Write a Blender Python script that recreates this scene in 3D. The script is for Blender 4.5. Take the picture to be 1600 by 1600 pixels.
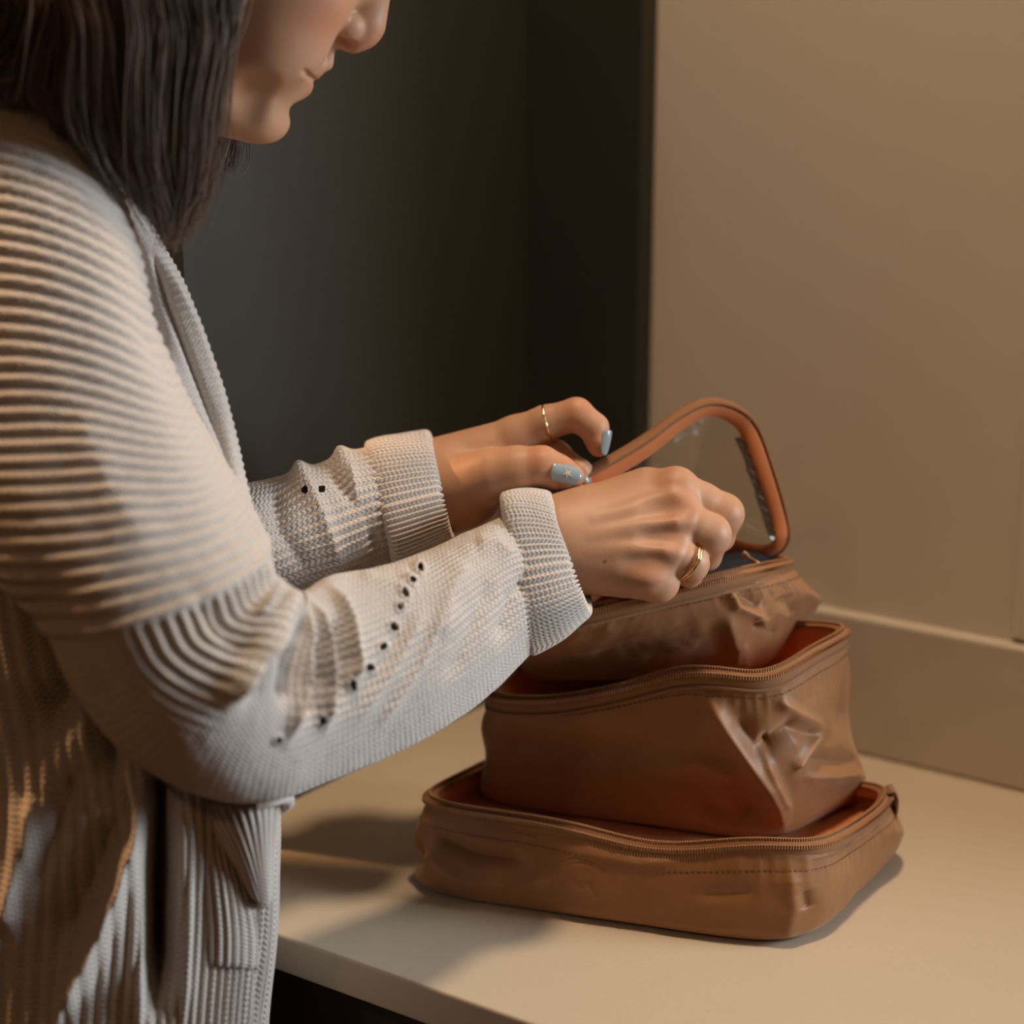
import bpy, math, random
import numpy as np
from mathutils import Matrix, Vector

scene = bpy.context.scene
for o in list(bpy.data.objects):
    bpy.data.objects.remove(o)
rng = np.random.default_rng(7)
random.seed(7)

# ------------------------------------------------------------------ camera
FPX = 3000.0                                   # focal length for a 1600 px frame
PITCH = math.radians(14.9)
AZ = math.radians(55.4)
ZC = 0.91                                      # worktop height above the floor
C = np.array([0.0, 0.0, ZC + 0.53])
FH = np.array([-math.cos(AZ), math.sin(AZ), 0.0])
RT = np.array([math.sin(AZ), math.cos(AZ), 0.0])
UP0 = np.array([0.0, 0.0, 1.0])
FW = FH * math.cos(PITCH) - UP0 * math.sin(PITCH)
UP = FH * math.sin(PITCH) + UP0 * math.cos(PITCH)

cam_data = bpy.data.cameras.new('camera')
cam = bpy.data.objects.new('camera', cam_data)
scene.collection.objects.link(cam)
cam.matrix_world = Matrix(((RT[0], UP[0], -FW[0], C[0]),
                           (RT[1], UP[1], -FW[1], C[1]),
                           (RT[2], UP[2], -FW[2], C[2]),
                           (0, 0, 0, 1)))
cam_data.sensor_width = 36.0
cam_data.sensor_fit = 'HORIZONTAL'
cam_data.lens = FPX / 1600.0 * 36.0
cam_data.clip_start = 0.02
cam_data.dof.use_dof = True
cam_data.dof.focus_distance = 1.10
cam_data.dof.aperture_fstop = 3.2
scene.camera = cam

# ------------------------------------------------------------------ world, light, exposure
world = bpy.data.worlds.new('world')
scene.world = world
world.use_nodes = True
world.node_tree.nodes['Background'].inputs[0].default_value = (0.55, 0.68, 0.85, 1)
world.node_tree.nodes['Background'].inputs[1].default_value = 0.25

def area_light(name, loc, target, size, size_y, power, color, shape='RECTANGLE', spread=180):
    d = bpy.data.lights.new(name, 'AREA')
    d.shape = shape
    d.size = size
    d.size_y = size_y
    d.energy = power
    d.color = color
    d.spread = math.radians(spread)
    o = bpy.data.objects.new(name, d)
    scene.collection.objects.link(o)
    o.location = loc
    o.rotation_euler = (Vector(target) - Vector(loc)).to_track_quat('-Z', 'Y').to_euler()
    return o

WIN = dict(x0=-0.10, x1=1.45, z0=ZC + 0.16, z1=ZC + 1.20)
area_light('window_daylight', (1.45, 1.95, ZC + 0.80), (-0.55, 0.85, ZC + 0.15), 0.9, 0.9, 17.5, (0.86, 0.93, 1.0), spread=80)

vs = scene.view_settings
vs.view_transform = 'Standard'
vs.look = 'None'
vs.gamma = 1.0
vs.use_curve_mapping = False
vs.exposure = 0.0

# ------------------------------------------------------------------ pixel helpers
def ray(x, y):
    x = np.asarray(x, float); y = np.asarray(y, float)
    return FW + RT * ((x - 800) / FPX)[..., None] + UP * ((800 - y) / FPX)[..., None]
def W(x, y, d):
    return C + ray(x, y) * np.asarray(d, float)[..., None]
def onz(x, y, z):                                # z above the worktop
    r = ray(x, y)
    return C + r * (z + ZC - C[2]) / r[2]
def proj(P):
    v = np.asarray(P) - C
    d = v @ FW
    return 800 + FPX * (v @ RT) / d, 800 - FPX * (v @ UP) / d, d

# ------------------------------------------------------------------ materials
def mat(name, color, rough=0.6, spec=0.4, sheen=0.0, metallic=0.0, noise=None, bump=None, coat=0.0, sss=0.0, attr=None):
    m = bpy.data.materials.new(name)
    m.use_nodes = True
    nt = m.node_tree
    b = nt.nodes['Principled BSDF']
    b.inputs['Base Color'].default_value = (*color, 1)
    b.inputs['Roughness'].default_value = rough
    b.inputs['Specular IOR Level'].default_value = spec
    b.inputs['Metallic'].default_value = metallic
    b.inputs['Sheen Weight'].default_value = sheen
    b.inputs['Coat Weight'].default_value = coat
    if sss:
        b.inputs['Subsurface Weight'].default_value = sss
        b.inputs['Subsurface Radius'].default_value = (0.010, 0.004, 0.002)
        b.inputs['Subsurface Scale'].default_value = 0.6
    tc = nt.nodes.new('ShaderNodeTexCoord')
    col_out = None
    if noise:
        scale, amount, detail = noise
        n = nt.nodes.new('ShaderNodeTexNoise')
        n.inputs['Scale'].default_value = scale
        n.inputs['Detail'].default_value = detail
        nt.links.new(tc.outputs['Object'], n.inputs['Vector'])
        mx = nt.nodes.new('ShaderNodeMix')
        mx.data_type = 'RGBA'
        mx.inputs[6].default_value = (*[c * (1 - amount) for c in color], 1)
        mx.inputs[7].default_value = (*[min(1, c * (1 + amount)) for c in color], 1)
        nt.links.new(n.outputs['Fac'], mx.inputs[0])
        col_out = mx.outputs[2]
    if attr:
        a = nt.nodes.new('ShaderNodeAttribute')
        a.attribute_name = attr
        mm = nt.nodes.new('ShaderNodeMix')
        mm.data_type = 'RGBA'
        mm.blend_type = 'MULTIPLY'
        mm.inputs[0].default_value = 1.0
        if col_out is not None:
            nt.links.new(col_out, mm.inputs[6])
        else:
            mm.inputs[6].default_value = (*color, 1)
        nt.links.new(a.outputs['Color'], mm.inputs[7])
        col_out = mm.outputs[2]
    if col_out is not None:
        nt.links.new(col_out, b.inputs['Base Color'])
    if bump:
        scale, strength, dist = bump
        n2 = nt.nodes.new('ShaderNodeTexNoise')
        n2.inputs['Scale'].default_value = scale
        n2.inputs['Detail'].default_value = 4
        nt.links.new(tc.outputs['Object'], n2.inputs['Vector'])
        bp = nt.nodes.new('ShaderNodeBump')
        bp.inputs['Strength'].default_value = strength
        bp.inputs['Distance'].default_value = dist
        nt.links.new(n2.outputs['Fac'], bp.inputs['Height'])
        nt.links.new(bp.outputs['Normal'], b.inputs['Normal'])
    return m

def knit_mat(name, color, pu=0.0032, pv=0.0030, strength=0.6):
    """wool: stitch relief from UV in metres (u along the knit, v across it)"""
    m = mat(name, color, rough=0.95, spec=0.15, sheen=0.35)
    nt = m.node_tree
    b = nt.nodes['Principled BSDF']
    b.inputs['Sheen Roughness'].default_value = 0.5
    uv = nt.nodes.new('ShaderNodeUVMap')
    sep = nt.nodes.new('ShaderNodeSeparateXYZ')
    nt.links.new(uv.outputs['UV'], sep.inputs[0])
    def math_node(op, a, bb=None):
        n = nt.nodes.new('ShaderNodeMath'); n.operation = op
        for i, v in enumerate((a, bb)):
            if v is None: continue
            if isinstance(v, (int, float)): n.inputs[i].default_value = v
            else: nt.links.new(v, n.inputs[i])
        return n.outputs[0]
    v = math_node('DIVIDE', sep.outputs['Y'], pv)
    tri = math_node('PINGPONG', v, 0.5)
    u = math_node('ADD', math_node('DIVIDE', sep.outputs['X'], pu), math_node('MULTIPLY', tri, 1.1))
    su = math_node('SINE', math_node('MULTIPLY', u, 2 * math.pi))
    sv = math_node('SINE', math_node('MULTIPLY', tri, 2 * math.pi))
    h = math_node('ADD', math_node('MULTIPLY', su, 0.5), math_node('MULTIPLY', sv, 0.5))
    tc = nt.nodes.new('ShaderNodeTexCoord')
    nz = nt.nodes.new('ShaderNodeTexNoise')
    nz.inputs['Scale'].default_value = 900; nz.inputs['Detail'].default_value = 3
    nt.links.new(tc.outputs['Object'], nz.inputs['Vector'])
    h2 = math_node('ADD', h, math_node('MULTIPLY', nz.outputs['Fac'], 1.0))
    bp = nt.nodes.new('ShaderNodeBump')
    bp.inputs['Strength'].default_value = strength
    bp.inputs['Distance'].default_value = 0.0009
    nt.links.new(h2, bp.inputs['Height'])
    nt.links.new(bp.outputs['Normal'], b.inputs['Normal'])
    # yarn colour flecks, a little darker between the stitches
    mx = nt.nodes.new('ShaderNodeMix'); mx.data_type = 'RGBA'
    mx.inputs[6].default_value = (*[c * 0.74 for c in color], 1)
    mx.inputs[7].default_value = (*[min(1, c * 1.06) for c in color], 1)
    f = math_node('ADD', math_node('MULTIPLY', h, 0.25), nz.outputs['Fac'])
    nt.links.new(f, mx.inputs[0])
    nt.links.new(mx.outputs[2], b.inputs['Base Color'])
    return m

M = {}
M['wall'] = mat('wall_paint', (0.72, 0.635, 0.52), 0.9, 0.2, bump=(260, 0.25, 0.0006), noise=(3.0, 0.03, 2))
M['splash'] = mat('backsplash_stone', (0.60, 0.52, 0.42), 0.5, 0.4, noise=(60, 0.04, 4))
M['counter'] = mat('worktop_stone', (0.60, 0.50, 0.375), 0.42, 0.4, noise=(420, 0.05, 5), bump=(600, 0.04, 0.0003))
M['cab'] = mat('dark_green_lacquer', (0.036, 0.036, 0.027), 0.5, 0.35, bump=(120, 0.05, 0.0005), noise=(8, 0.06, 3))
M['cab_brown'] = mat('dark_brown_lacquer', (0.075, 0.055, 0.038), 0.5, 0.35, noise=(8, 0.06, 3))
M['floor'] = mat('floor_wood', (0.16, 0.10, 0.06), 0.45, 0.4, noise=(6, 0.2, 5))
M['ceil'] = mat('ceiling_paint', (0.55, 0.48, 0.40), 0.9, 0.2)
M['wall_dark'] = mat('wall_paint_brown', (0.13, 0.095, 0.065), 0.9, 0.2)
M['white'] = mat('white_trim', (0.50, 0.42, 0.32), 0.6, 0.3)
M['skin'] = mat('skin', (0.53, 0.295, 0.180), 0.48, 0.35, noise=(90, 0.07, 4), bump=(900, 0.12, 0.0006), sss=0.12, attr='tint')
M['nail'] = mat('nail_polish', (0.30, 0.37, 0.41), 0.18, 0.6, coat=0.6)
M['nail_star'] = mat('nail_star', (0.55, 0.52, 0.42), 0.35, 0.5)
M['gold'] = mat('gold', (0.85, 0.58, 0.32), 0.22, 0.5, metallic=1.0)
M['hair'] = mat('hair', (0.15, 0.10, 0.072), 0.45, 0.5, noise=(40, 0.35, 2))
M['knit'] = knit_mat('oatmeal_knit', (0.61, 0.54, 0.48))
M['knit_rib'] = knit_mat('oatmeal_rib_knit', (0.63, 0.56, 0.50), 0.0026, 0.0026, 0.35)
M['bag'] = mat('brown_nylon', (0.29, 0.125, 0.043), 0.48, 0.38, sheen=0.40, noise=(35, 0.06, 3), bump=(1400, 0.15, 0.0003))
M['bag'].node_tree.nodes['Principled BSDF'].inputs['Sheen Tint'].default_value = (1.0, 0.78, 0.58, 1)
M['lining'] = mat('orange_lining', (0.62, 0.20, 0.06), 0.6, 0.3, sheen=0.2, bump=(1200, 0.15, 0.0003))
M['tape'] = mat('zipper_tape', (0.27, 0.118, 0.044), 0.7, 0.25, sheen=0.2, bump=(1500, 0.2, 0.0003))
M['teeth'] = mat('zipper_teeth', (0.38, 0.185, 0.08), 0.35, 0.5)
M['thread'] = mat('thread', (0.22, 0.10, 0.045), 0.8, 0.2)
M['pants'] = mat('dark_trousers', (0.02, 0.024, 0.028), 0.85, 0.2, bump=(500, 0.2, 0.0005))
M['shoe'] = mat('shoe_leather', (0.05, 0.04, 0.035), 0.5, 0.4)
M['navy'] = mat('navy_cloth', (0.008, 0.012, 0.022), 0.7, 0.3, bump=(900, 0.2, 0.0004))
M['metal'] = mat('brushed_metal', (0.5, 0.47, 0.42), 0.35, 0.5, metallic=1.0)
M['lip'] = M['skin']
def glass_mat(name, tint, gloss, rough):
    m = bpy.data.materials.new(name); m.use_nodes = True
    nt = m.node_tree; nt.nodes.clear()
    out = nt.nodes.new('ShaderNodeOutputMaterial')
    mx = nt.nodes.new('ShaderNodeMixShader')
    tr = nt.nodes.new('ShaderNodeBsdfTransparent'); tr.inputs[0].default_value = (*tint, 1)
    gl = nt.nodes.new('ShaderNodeBsdfGlossy'); gl.inputs['Roughness'].default_value = rough
    lw = nt.nodes.new('ShaderNodeLayerWeight'); lw.inputs[0].default_value = 0.3
    fr = nt.nodes.new('ShaderNodeMapRange'); fr.inputs['To Min'].default_value = gloss; fr.inputs['To Max'].default_value = gloss * 4
    nt.links.new(lw.outputs['Facing'], fr.inputs['Value'])
    tc = nt.nodes.new('ShaderNodeTexCoord')
    nz = nt.nodes.new('ShaderNodeTexNoise'); nz.inputs['Scale'].default_value = 45; nz.inputs['Detail'].default_value = 3
    bp = nt.nodes.new('ShaderNodeBump'); bp.inputs['Strength'].default_value = 0.35; bp.inputs['Distance'].default_value = 0.004
    nt.links.new(tc.outputs['Object'], nz.inputs['Vector'])
    nt.links.new(nz.outputs['Fac'], bp.inputs['Height'])
    nt.links.new(bp.outputs['Normal'], gl.inputs['Normal'])
    nt.links.new(fr.outputs[0], mx.inputs[0]); nt.links.new(tr.outputs[0], mx.inputs[1]); nt.links.new(gl.outputs[0], mx.inputs[2])
    nt.links.new(mx.outputs[0], out.inputs[0])
    return m
M['film'] = glass_mat('clear_vinyl', (0.84, 0.84, 0.83), 0.09, 0.10)
M['pane'] = glass_mat('window_glass', (0.97, 0.98, 0.98), 0.03, 0.02)
def emit_mat(name, color, strength):
    m = bpy.data.materials.new(name); m.use_nodes = True
    nt = m.node_tree; nt.nodes.clear()
    out = nt.nodes.new('ShaderNodeOutputMaterial'); e = nt.nodes.new('ShaderNodeEmission')
    e.inputs[0].default_value = (*color, 1); e.inputs[1].default_value = strength
    nt.links.new(e.outputs[0], out.inputs[0])
    return m
M['lamp_glow'] = emit_mat('lamp_diffuser', (1.0, 0.72, 0.42), 3.0)

# ------------------------------------------------------------------ mesh helpers
def link(name, me, material, parent=None):
    o = bpy.data.objects.new(name, me)
    scene.collection.objects.link(o)
    if material is not None:
        me.materials.append(material)
    if parent is not None:
        o.parent = parent
        o.matrix_parent_inverse = parent.matrix_world.inverted()
    return o
def mesh_from(name, verts, faces, smooth=True, uvs=None, tint=None):
    verts = np.asarray(verts, np.float32)
    me = bpy.data.meshes.new(name)
    faces = np.asarray(faces, np.int32)
    n, k = faces.shape
    me.vertices.add(len(verts)); me.vertices.foreach_set('co', verts.ravel())
    me.loops.add(n * k); me.loops.foreach_set('vertex_index', faces.ravel())
    me.polygons.add(n)
    me.polygons.foreach_set('loop_start', np.arange(0, n * k, k, dtype=np.int32))
    me.polygons.foreach_set('loop_total', np.full(n, k, np.int32))
    me.polygons.foreach_set('use_smooth', np.full(n, smooth, bool))
    if uvs is not None:
        ul = me.uv_layers.new(name='UVMap')
        ul.data.foreach_set('uv', np.asarray(uvs, np.float32)[faces.ravel()].ravel())
    if tint is not None:
        a = me.color_attributes.new('tint', 'FLOAT_COLOR', 'POINT')
        c = np.ones((len(verts), 4), np.float32); c[:, :3] = tint
        a.data.foreach_set('color', c.ravel())
    me.update(); me.validate()
    return me
def join(parts):
    """[(verts, faces(quads))] -> one"""
    vs_, fs_, n = [], [], 0
    for v, f in parts:
        v = np.asarray(v, float); f = np.asarray(f)
        vs_.append(v); fs_.append(f + n); n += len(v)
    return np.concatenate(vs_), np.concatenate(fs_)
def grid_faces(nu, nv, closed_v=True, closed_u=False, off=0):
    I = np.arange(nu if closed_u else nu - 1)
    J = np.arange(nv if closed_v else nv - 1)
    i, j = np.meshgrid(I, J, indexing='ij')
    i2 = (i + 1) % nu; j2 = (j + 1) % nv
    return np.stack([i * nv + j, i * nv + j2, i2 * nv + j2, i2 * nv + j], -1).reshape(-1, 4) + off
def box(lo, hi):
    x0, y0, z0 = lo; x1, y1, z1 = hi
    v = [(x0, y0, z0), (x1, y0, z0), (x1, y1, z0), (x0, y1, z0), (x0, y0, z1), (x1, y0, z1), (x1, y1, z1), (x0, y1, z1)]
    f = [(0, 3, 2, 1), (4, 5, 6, 7), (0, 1, 5, 4), (1, 2, 6, 5), (2, 3, 7, 6), (3, 0, 4, 7)]
    return np.array(v, float), np.array(f)
def box_obj(name, lo, hi, material, parent=None, bevel=0.0):
    v, f = box(lo, hi)
    o = link(name, mesh_from(name, v, f, smooth=False), material, parent)
    if bevel:
        md = o.modifiers.new('bevel', 'BEVEL'); md.width = bevel; md.segments = 3; md.limit_method = 'NONE'
    return o
def structure(o):
    o['kind'] = 'structure'; return o
def tag(o, label, cat, group=None):
    o['label'] = label; o['category'] = cat
    if group: o['group'] = group
    return o
def empty(name, loc):
    o = bpy.data.objects.new(name, None); scene.collection.objects.link(o)
    o.location = loc
    o.empty_display_size = 0.05
    bpy.context.view_layer.update()
    return o
def unit(v):
    return v / np.maximum(np.linalg.norm(v, axis=-1, keepdims=True), 1e-12)
def frames(path, closed=False):
    path = np.asarray(path, float)
    if closed:
        t = np.roll(path, -1, 0) - np.roll(path, 1, 0)
    else:
        t = np.gradient(path, axis=0)
    t = unit(t)
    ref = np.array([0.0, 0, 1]) if abs(t[0, 2]) < 0.9 else np.array([1.0, 0, 0])
    n = unit(np.cross(t[0], ref)); N = [n]
    for i in range(1, len(path)):
        n = n - t[i] * (n @ t[i]); n = n / np.linalg.norm(n); N.append(n)
    N = np.array(N)
    return t, N, np.cross(t, N)
def tube(path, r, sides=8, closed=False, cap=True):
    path = np.asarray(path, float)
    r = np.broadcast_to(np.asarray(r, float), (len(path),))
    t, N, B = frames(path, closed)
    a = np.linspace(0, 2 * math.pi, sides, endpoint=False)
    V = path[:, None] + r[:, None, None] * (np.cos(a)[None, :, None] * N[:, None] + np.sin(a)[None, :, None] * B[:, None])
    return V.reshape(-1, 3), grid_faces(len(path), sides, True, closed)
def catmull(P, n, closed=False):
    """P[k,...] -> n samples, uniform parameter"""
    P = np.asarray(P, float); k = len(P)
    if closed:
        t = np.linspace(0, k, n, endpoint=False)
    else:
        t = np.linspace(0, k - 1, n)
    i = np.clip(np.floor(t).astype(int), 0, k - 1 if closed else k - 2); f = (t - i)
    f = f.reshape((-1,) + (1,) * (P.ndim - 1))
    def g(j):
        return P[j % k] if closed else P[np.clip(j, 0, k - 1)]
    p0, p1, p2, p3 = g(i - 1), g(i), g(i + 1), g(i + 2)
    if not closed:
        p0 = np.where((i == 0).reshape(f.shape), 2 * P[0] - P[1], p0)
        p3 = np.where((i == k - 2).reshape(f.shape), 2 * P[-1] - P[-2], p3)
    return 0.5 * ((2 * p1) + (-p0 + p2) * f + (2 * p0 - 5 * p1 + 4 * p2 - p3) * f ** 2 + (-p0 + 3 * p1 - 3 * p2 + p3) * f ** 3)
def grid_normals(G, closed_v=True):
    du = np.gradient(G, axis=0)
    if closed_v:
        dv = np.roll(G, -1, 1) - np.roll(G, 1, 1)
    else:
        dv = np.gradient(G, axis=1)
    return unit(np.cross(du, dv))
def seg_dist(px, py, poly):
    """distance to a polyline in pixels and the 0..1 position along it"""
    best = np.full(px.shape, 1e9); tt = np.zeros(px.shape)
    poly = np.asarray(poly, float); n = len(poly) - 1
    for i in range(n):
        a, b = poly[i], poly[i + 1]
        ab = b - a
        t = np.clip(((px - a[0]) * ab[0] + (py - a[1]) * ab[1]) / (ab @ ab), 0, 1)
        d = np.hypot(px - a[0] - t * ab[0], py - a[1] - t * ab[1])
        m = d < best
        best = np.where(m, d, best); tt = np.where(m, (i + t) / n, tt)
    return best, tt
def ridges(G, N, lst):
    """cloth folds: (polyline, half width px, height m). The cloth is lifted along the fold lines seen on its near side."""
    x, y, d = proj(G)
    face = np.clip(np.einsum('...k,...k', N, unit(C - G)) * 1.6, 0, 1)
    D = np.zeros(x.shape)
    for poly, w, h in lst:
        s, t = seg_dist(x, y, poly)
        env = np.clip(np.minimum(t, 1 - t) * 5 + 0.25, 0, 1)
        D += h * np.exp(-(s / w) ** 1.5) * env
    return D * face
def vnoise(P, scale, seed=0, octaves=2):
    """smooth value noise"""
    r = np.random.default_rng(seed).random((32, 32, 32)).astype(np.float32)
    out = np.zeros(P.shape[:-1]); amp = 1.0
    for o in range(octaves):
        Q = P * scale * (2 ** o) + 100.0
        i = np.floor(Q).astype(int); f = Q - i; f = f * f * (3 - 2 * f)
        acc = 0
        for dx in (0, 1):
            for dy in (0, 1):
                for dz in (0, 1):
                    w = (f[..., 0] if dx else 1 - f[..., 0]) * (f[..., 1] if dy else 1 - f[..., 1]) * (f[..., 2] if dz else 1 - f[..., 2])
                    acc = acc + w * r[(i[..., 0] + dx) % 32, (i[..., 1] + dy) % 32, (i[..., 2] + dz) % 32]
        out += amp * (acc - 0.5); amp *= 0.5
    return out

# ---- signed-distance modelling (smoothly blended body shapes), surface nets extraction
class SDF:
    def __init__(s, lo, hi, res):
        s.lo = np.array(lo, float); s.res = res
        s.n = np.ceil((np.array(hi) - s.lo) / res).astype(int) + 1
        s.F = np.full(s.n, 1e3, np.float32)
    def sub(s, lo, hi):
        a = np.clip(np.floor((np.array(lo) - s.lo) / s.res).astype(int), 0, s.n - 1)
        b = np.clip(np.ceil((np.array(hi) - s.lo) / s.res).astype(int) + 1, 1, s.n)
        if np.any(b <= a): return None
        sl = tuple(slice(a[i], b[i]) for i in range(3))
        ax = [(s.lo[i] + s.res * np.arange(a[i], b[i])).astype(np.float32) for i in range(3)]
        return sl, ax[0][:, None, None], ax[1][None, :, None], ax[2][None, None, :]
    def blend(s, sl, d, k, mode):
        A = s.F[sl]
        if mode == 'add':
            if k > 0:
                h = np.maximum(k - np.abs(A - d), 0) / k
                s.F[sl] = np.minimum(A, d) - h * h * k * 0.25
            else:
                s.F[sl] = np.minimum(A, d)
        else:
            d = -d
            h = np.maximum(k - np.abs(A - d), 0) / k if k > 0 else 0
            s.F[sl] = np.maximum(A, d) + h * h * k * 0.25
    def rc(s, a, b, ra, rb, k=8, mode='add'):
        a = np.array(a, float); b = np.array(b, float)
        pad = k + 3 * s.res
        r = s.sub(np.minimum(a - ra, b - rb) - pad, np.maximum(a + ra, b + rb) + pad)
        if r is None: return
        sl, X, Y, Z = r
        ab = b - a; L = float(ab @ ab) + 1e-9
        t = np.clip(((X - a[0]) * ab[0] + (Y - a[1]) * ab[1] + (Z - a[2]) * ab[2]) / L, 0, 1)
        d = np.sqrt((X - a[0] - t * ab[0]) ** 2 + (Y - a[1] - t * ab[1]) ** 2 + (Z - a[2] - t * ab[2]) ** 2) - (ra + (rb - ra) * t)
        s.blend(sl, d, k, mode)
    def chain(s, pts, k=8):
        for p, q in zip(pts[:-1], pts[1:]):
            s.rc(p[:3], q[:3], p[3], q[3], k)
    def ell(s, c, r, axes=None, k=8, mode='add'):
        c = np.array(c, float); r = np.array(r, float); m = r.max()
        pad = k + 3 * s.res
        q = s.sub(c - m - pad, c + m + pad)
        if q is None: return
        sl, X, Y, Z = q
        A = np.eye(3) if axes is None else np.array(axes, float)
        x, y, z = X - c[0], Y - c[1], Z - c[2]
        u = [(A[i, 0] * x + A[i, 1] * y + A[i, 2] * z) / r[i] for i in range(3)]
        k0 = np.sqrt(u[0] ** 2 + u[1] ** 2 + u[2] ** 2)
        k1 = np.sqrt((u[0] / r[0]) ** 2 + (u[1] / r[1]) ** 2 + (u[2] / r[2]) ** 2)
        s.blend(sl, k0 * (k0 - 1) / np.maximum(k1, 1e-6), k, mode)
    def mesh(s):
        F = s.F; S = F < 0
        c = [S[i:S.shape[0] - 1 + i, j:S.shape[1] - 1 + j, k:S.shape[2] - 1 + k] for i in (0, 1) for j in (0, 1) for k in (0, 1)]
        cnt = np.zeros(c[0].shape, np.int8)
        for q in c: cnt += q
        act = (cnt > 0) & (cnt < 8)
        idx = np.argwhere(act)
        vid = np.full(act.shape, -1, np.int32); vid[act] = np.arange(len(idx))
        offs = np.array([(i, j, k) for i in (0, 1) for j in (0, 1) for k in (0, 1)])
        vals = np.stack([F[idx[:, 0] + o[0], idx[:, 1] + o[1], idx[:, 2] + o[2]] for o in offs], 1)
        acc = np.zeros((len(idx), 3)); num = np.zeros(len(idx))
        for a in range(8):
            for b in range(a + 1, 8):
                if np.abs(offs[a] - offs[b]).sum() != 1: continue
                va, vb = vals[:, a], vals[:, b]
                m = (va < 0) != (vb < 0)
                t = np.where(m, va / np.where(m, va - vb, 1), 0)
                acc += np.where(m[:, None], offs[a] + (offs[b] - offs[a]) * t[:, None], 0); num += m
        V = s.lo + s.res * (idx + acc / num[:, None])
        faces = []
        for ax in range(3):
            o1, o2 = [(1, 2), (2, 0), (0, 1)][ax]
            sa = [slice(None)] * 3; sb = [slice(None)] * 3
            sa[ax] = slice(0, -1); sb[ax] = slice(1, None)
            A, B = S[tuple(sa)], S[tuple(sb)]
            e = np.argwhere(A != B)
            ok = (e[:, o1] > 0) & (e[:, o2] > 0) & (e[:, o1] < S.shape[o1] - 1) & (e[:, o2] < S.shape[o2] - 1)
            e = e[ok]
            ins = A[e[:, 0], e[:, 1], e[:, 2]]
            def cell(d1, d2):
                q = e.copy(); q[:, o1] += d1; q[:, o2] += d2
                return vid[q[:, 0], q[:, 1], q[:, 2]]
            q = np.stack([cell(-1, -1), cell(0, -1), cell(0, 0), cell(-1, 0)], 1)
            q[~ins] = q[~ins][:, ::-1]
            faces.append(q)
        f = np.concatenate(faces)
        return V, f[(f >= 0).all(1)]
class Frame:
    """a rigid local frame: x right, y down, z away from the lens, 1 unit = one photo pixel at depth D"""
    def __init__(s, x0, y0, D):
        r = ray(x0, y0); s.o = C + r * D
        s.F = unit(r); s.R = unit(RT - s.F * (RT @ s.F)); s.D = np.cross(s.F, s.R)
        s.s = D / FPX; s.x0, s.y0 = x0, y0
    def w(s, P):
        P = np.asarray(P, float)
        return s.o + ((P[..., 0:1] - s.x0) * s.R + (P[..., 1:2] - s.y0) * s.D + P[..., 2:3] * s.F) * s.s

# ================================================================== THE ROOM
YW = 1.232                                       # back wall
XL, XR, YB, ZT = -2.6, 2.4, -2.6, 2.5
XS = -0.82                                       # side face of the tall cabinet
YF = 0.767                                       # front edge of the worktop
floor = structure(box_obj('floor', (XL, YB, -0.06), (XR, YW + 0.12, 0), M['floor']))
ceiling = structure(box_obj('ceiling', (XL, YB, ZT), (XR, YW + 0.12, ZT + 0.06), M['ceil']))
parts = [box((XL, YW, 0), (WIN['x0'], YW + 0.12, ZT)), box((WIN['x1'], YW, 0), (XR, YW + 0.12, ZT)),
         box((WIN['x0'], YW, 0), (WIN['x1'], YW + 0.12, WIN['z0'])), box((WIN['x0'], YW, WIN['z1']), (WIN['x1'], YW + 0.12, ZT))]
v, f = join(parts)
structure(link('wall_back', mesh_from('wall_back', v, f, False), M['wall']))
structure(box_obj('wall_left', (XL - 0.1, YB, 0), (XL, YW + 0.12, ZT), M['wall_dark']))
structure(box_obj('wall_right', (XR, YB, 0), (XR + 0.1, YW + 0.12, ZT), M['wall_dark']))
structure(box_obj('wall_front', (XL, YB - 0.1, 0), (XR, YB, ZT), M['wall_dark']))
# window in the back wall, right of the frame; its flat casing starts at the right edge of the photo
win = empty('window_1', ((WIN['x0'] + WIN['x1']) / 2, YW, WIN['z0'])); structure(win)
wx0, wx1, wz0, wz1 = WIN['x0'], WIN['x1'], WIN['z0'], WIN['z1']
for lo, hi in (((wx0, YW + 0.03, wz0), (wx0 + 0.05, YW + 0.09, wz1)), ((wx1 - 0.05, YW + 0.03, wz0), (wx1, YW + 0.09, wz1)),
               ((wx0 + 0.05, YW + 0.03, wz0), (wx1 - 0.05, YW + 0.09, wz0 + 0.05)), ((wx0 + 0.05, YW + 0.03, wz1 - 0.05), (wx1 - 0.05, YW + 0.09, wz1)),
               (((wx0 + wx1) / 2 - 0.015, YW + 0.04, wz0 + 0.05), ((wx0 + wx1) / 2 + 0.015, YW + 0.08, wz1 - 0.05))):
    box_obj('window_frame', lo, hi, M['white'], win)
for a, b in ((wx0 + 0.05, (wx0 + wx1) / 2 - 0.015), ((wx0 + wx1) / 2 + 0.015, wx1 - 0.05)):
    box_obj('pane', (a, YW + 0.058, wz0 + 0.05), (b, YW + 0.062, wz1 - 0.05), M['pane'], win)
structure(box_obj('trim_1', (-0.43, YW - 0.007, ZC + 0.106), (WIN['x0'] - 0.01, YW, ZC + 1.35), M['wall'], bevel=0.003))

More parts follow.
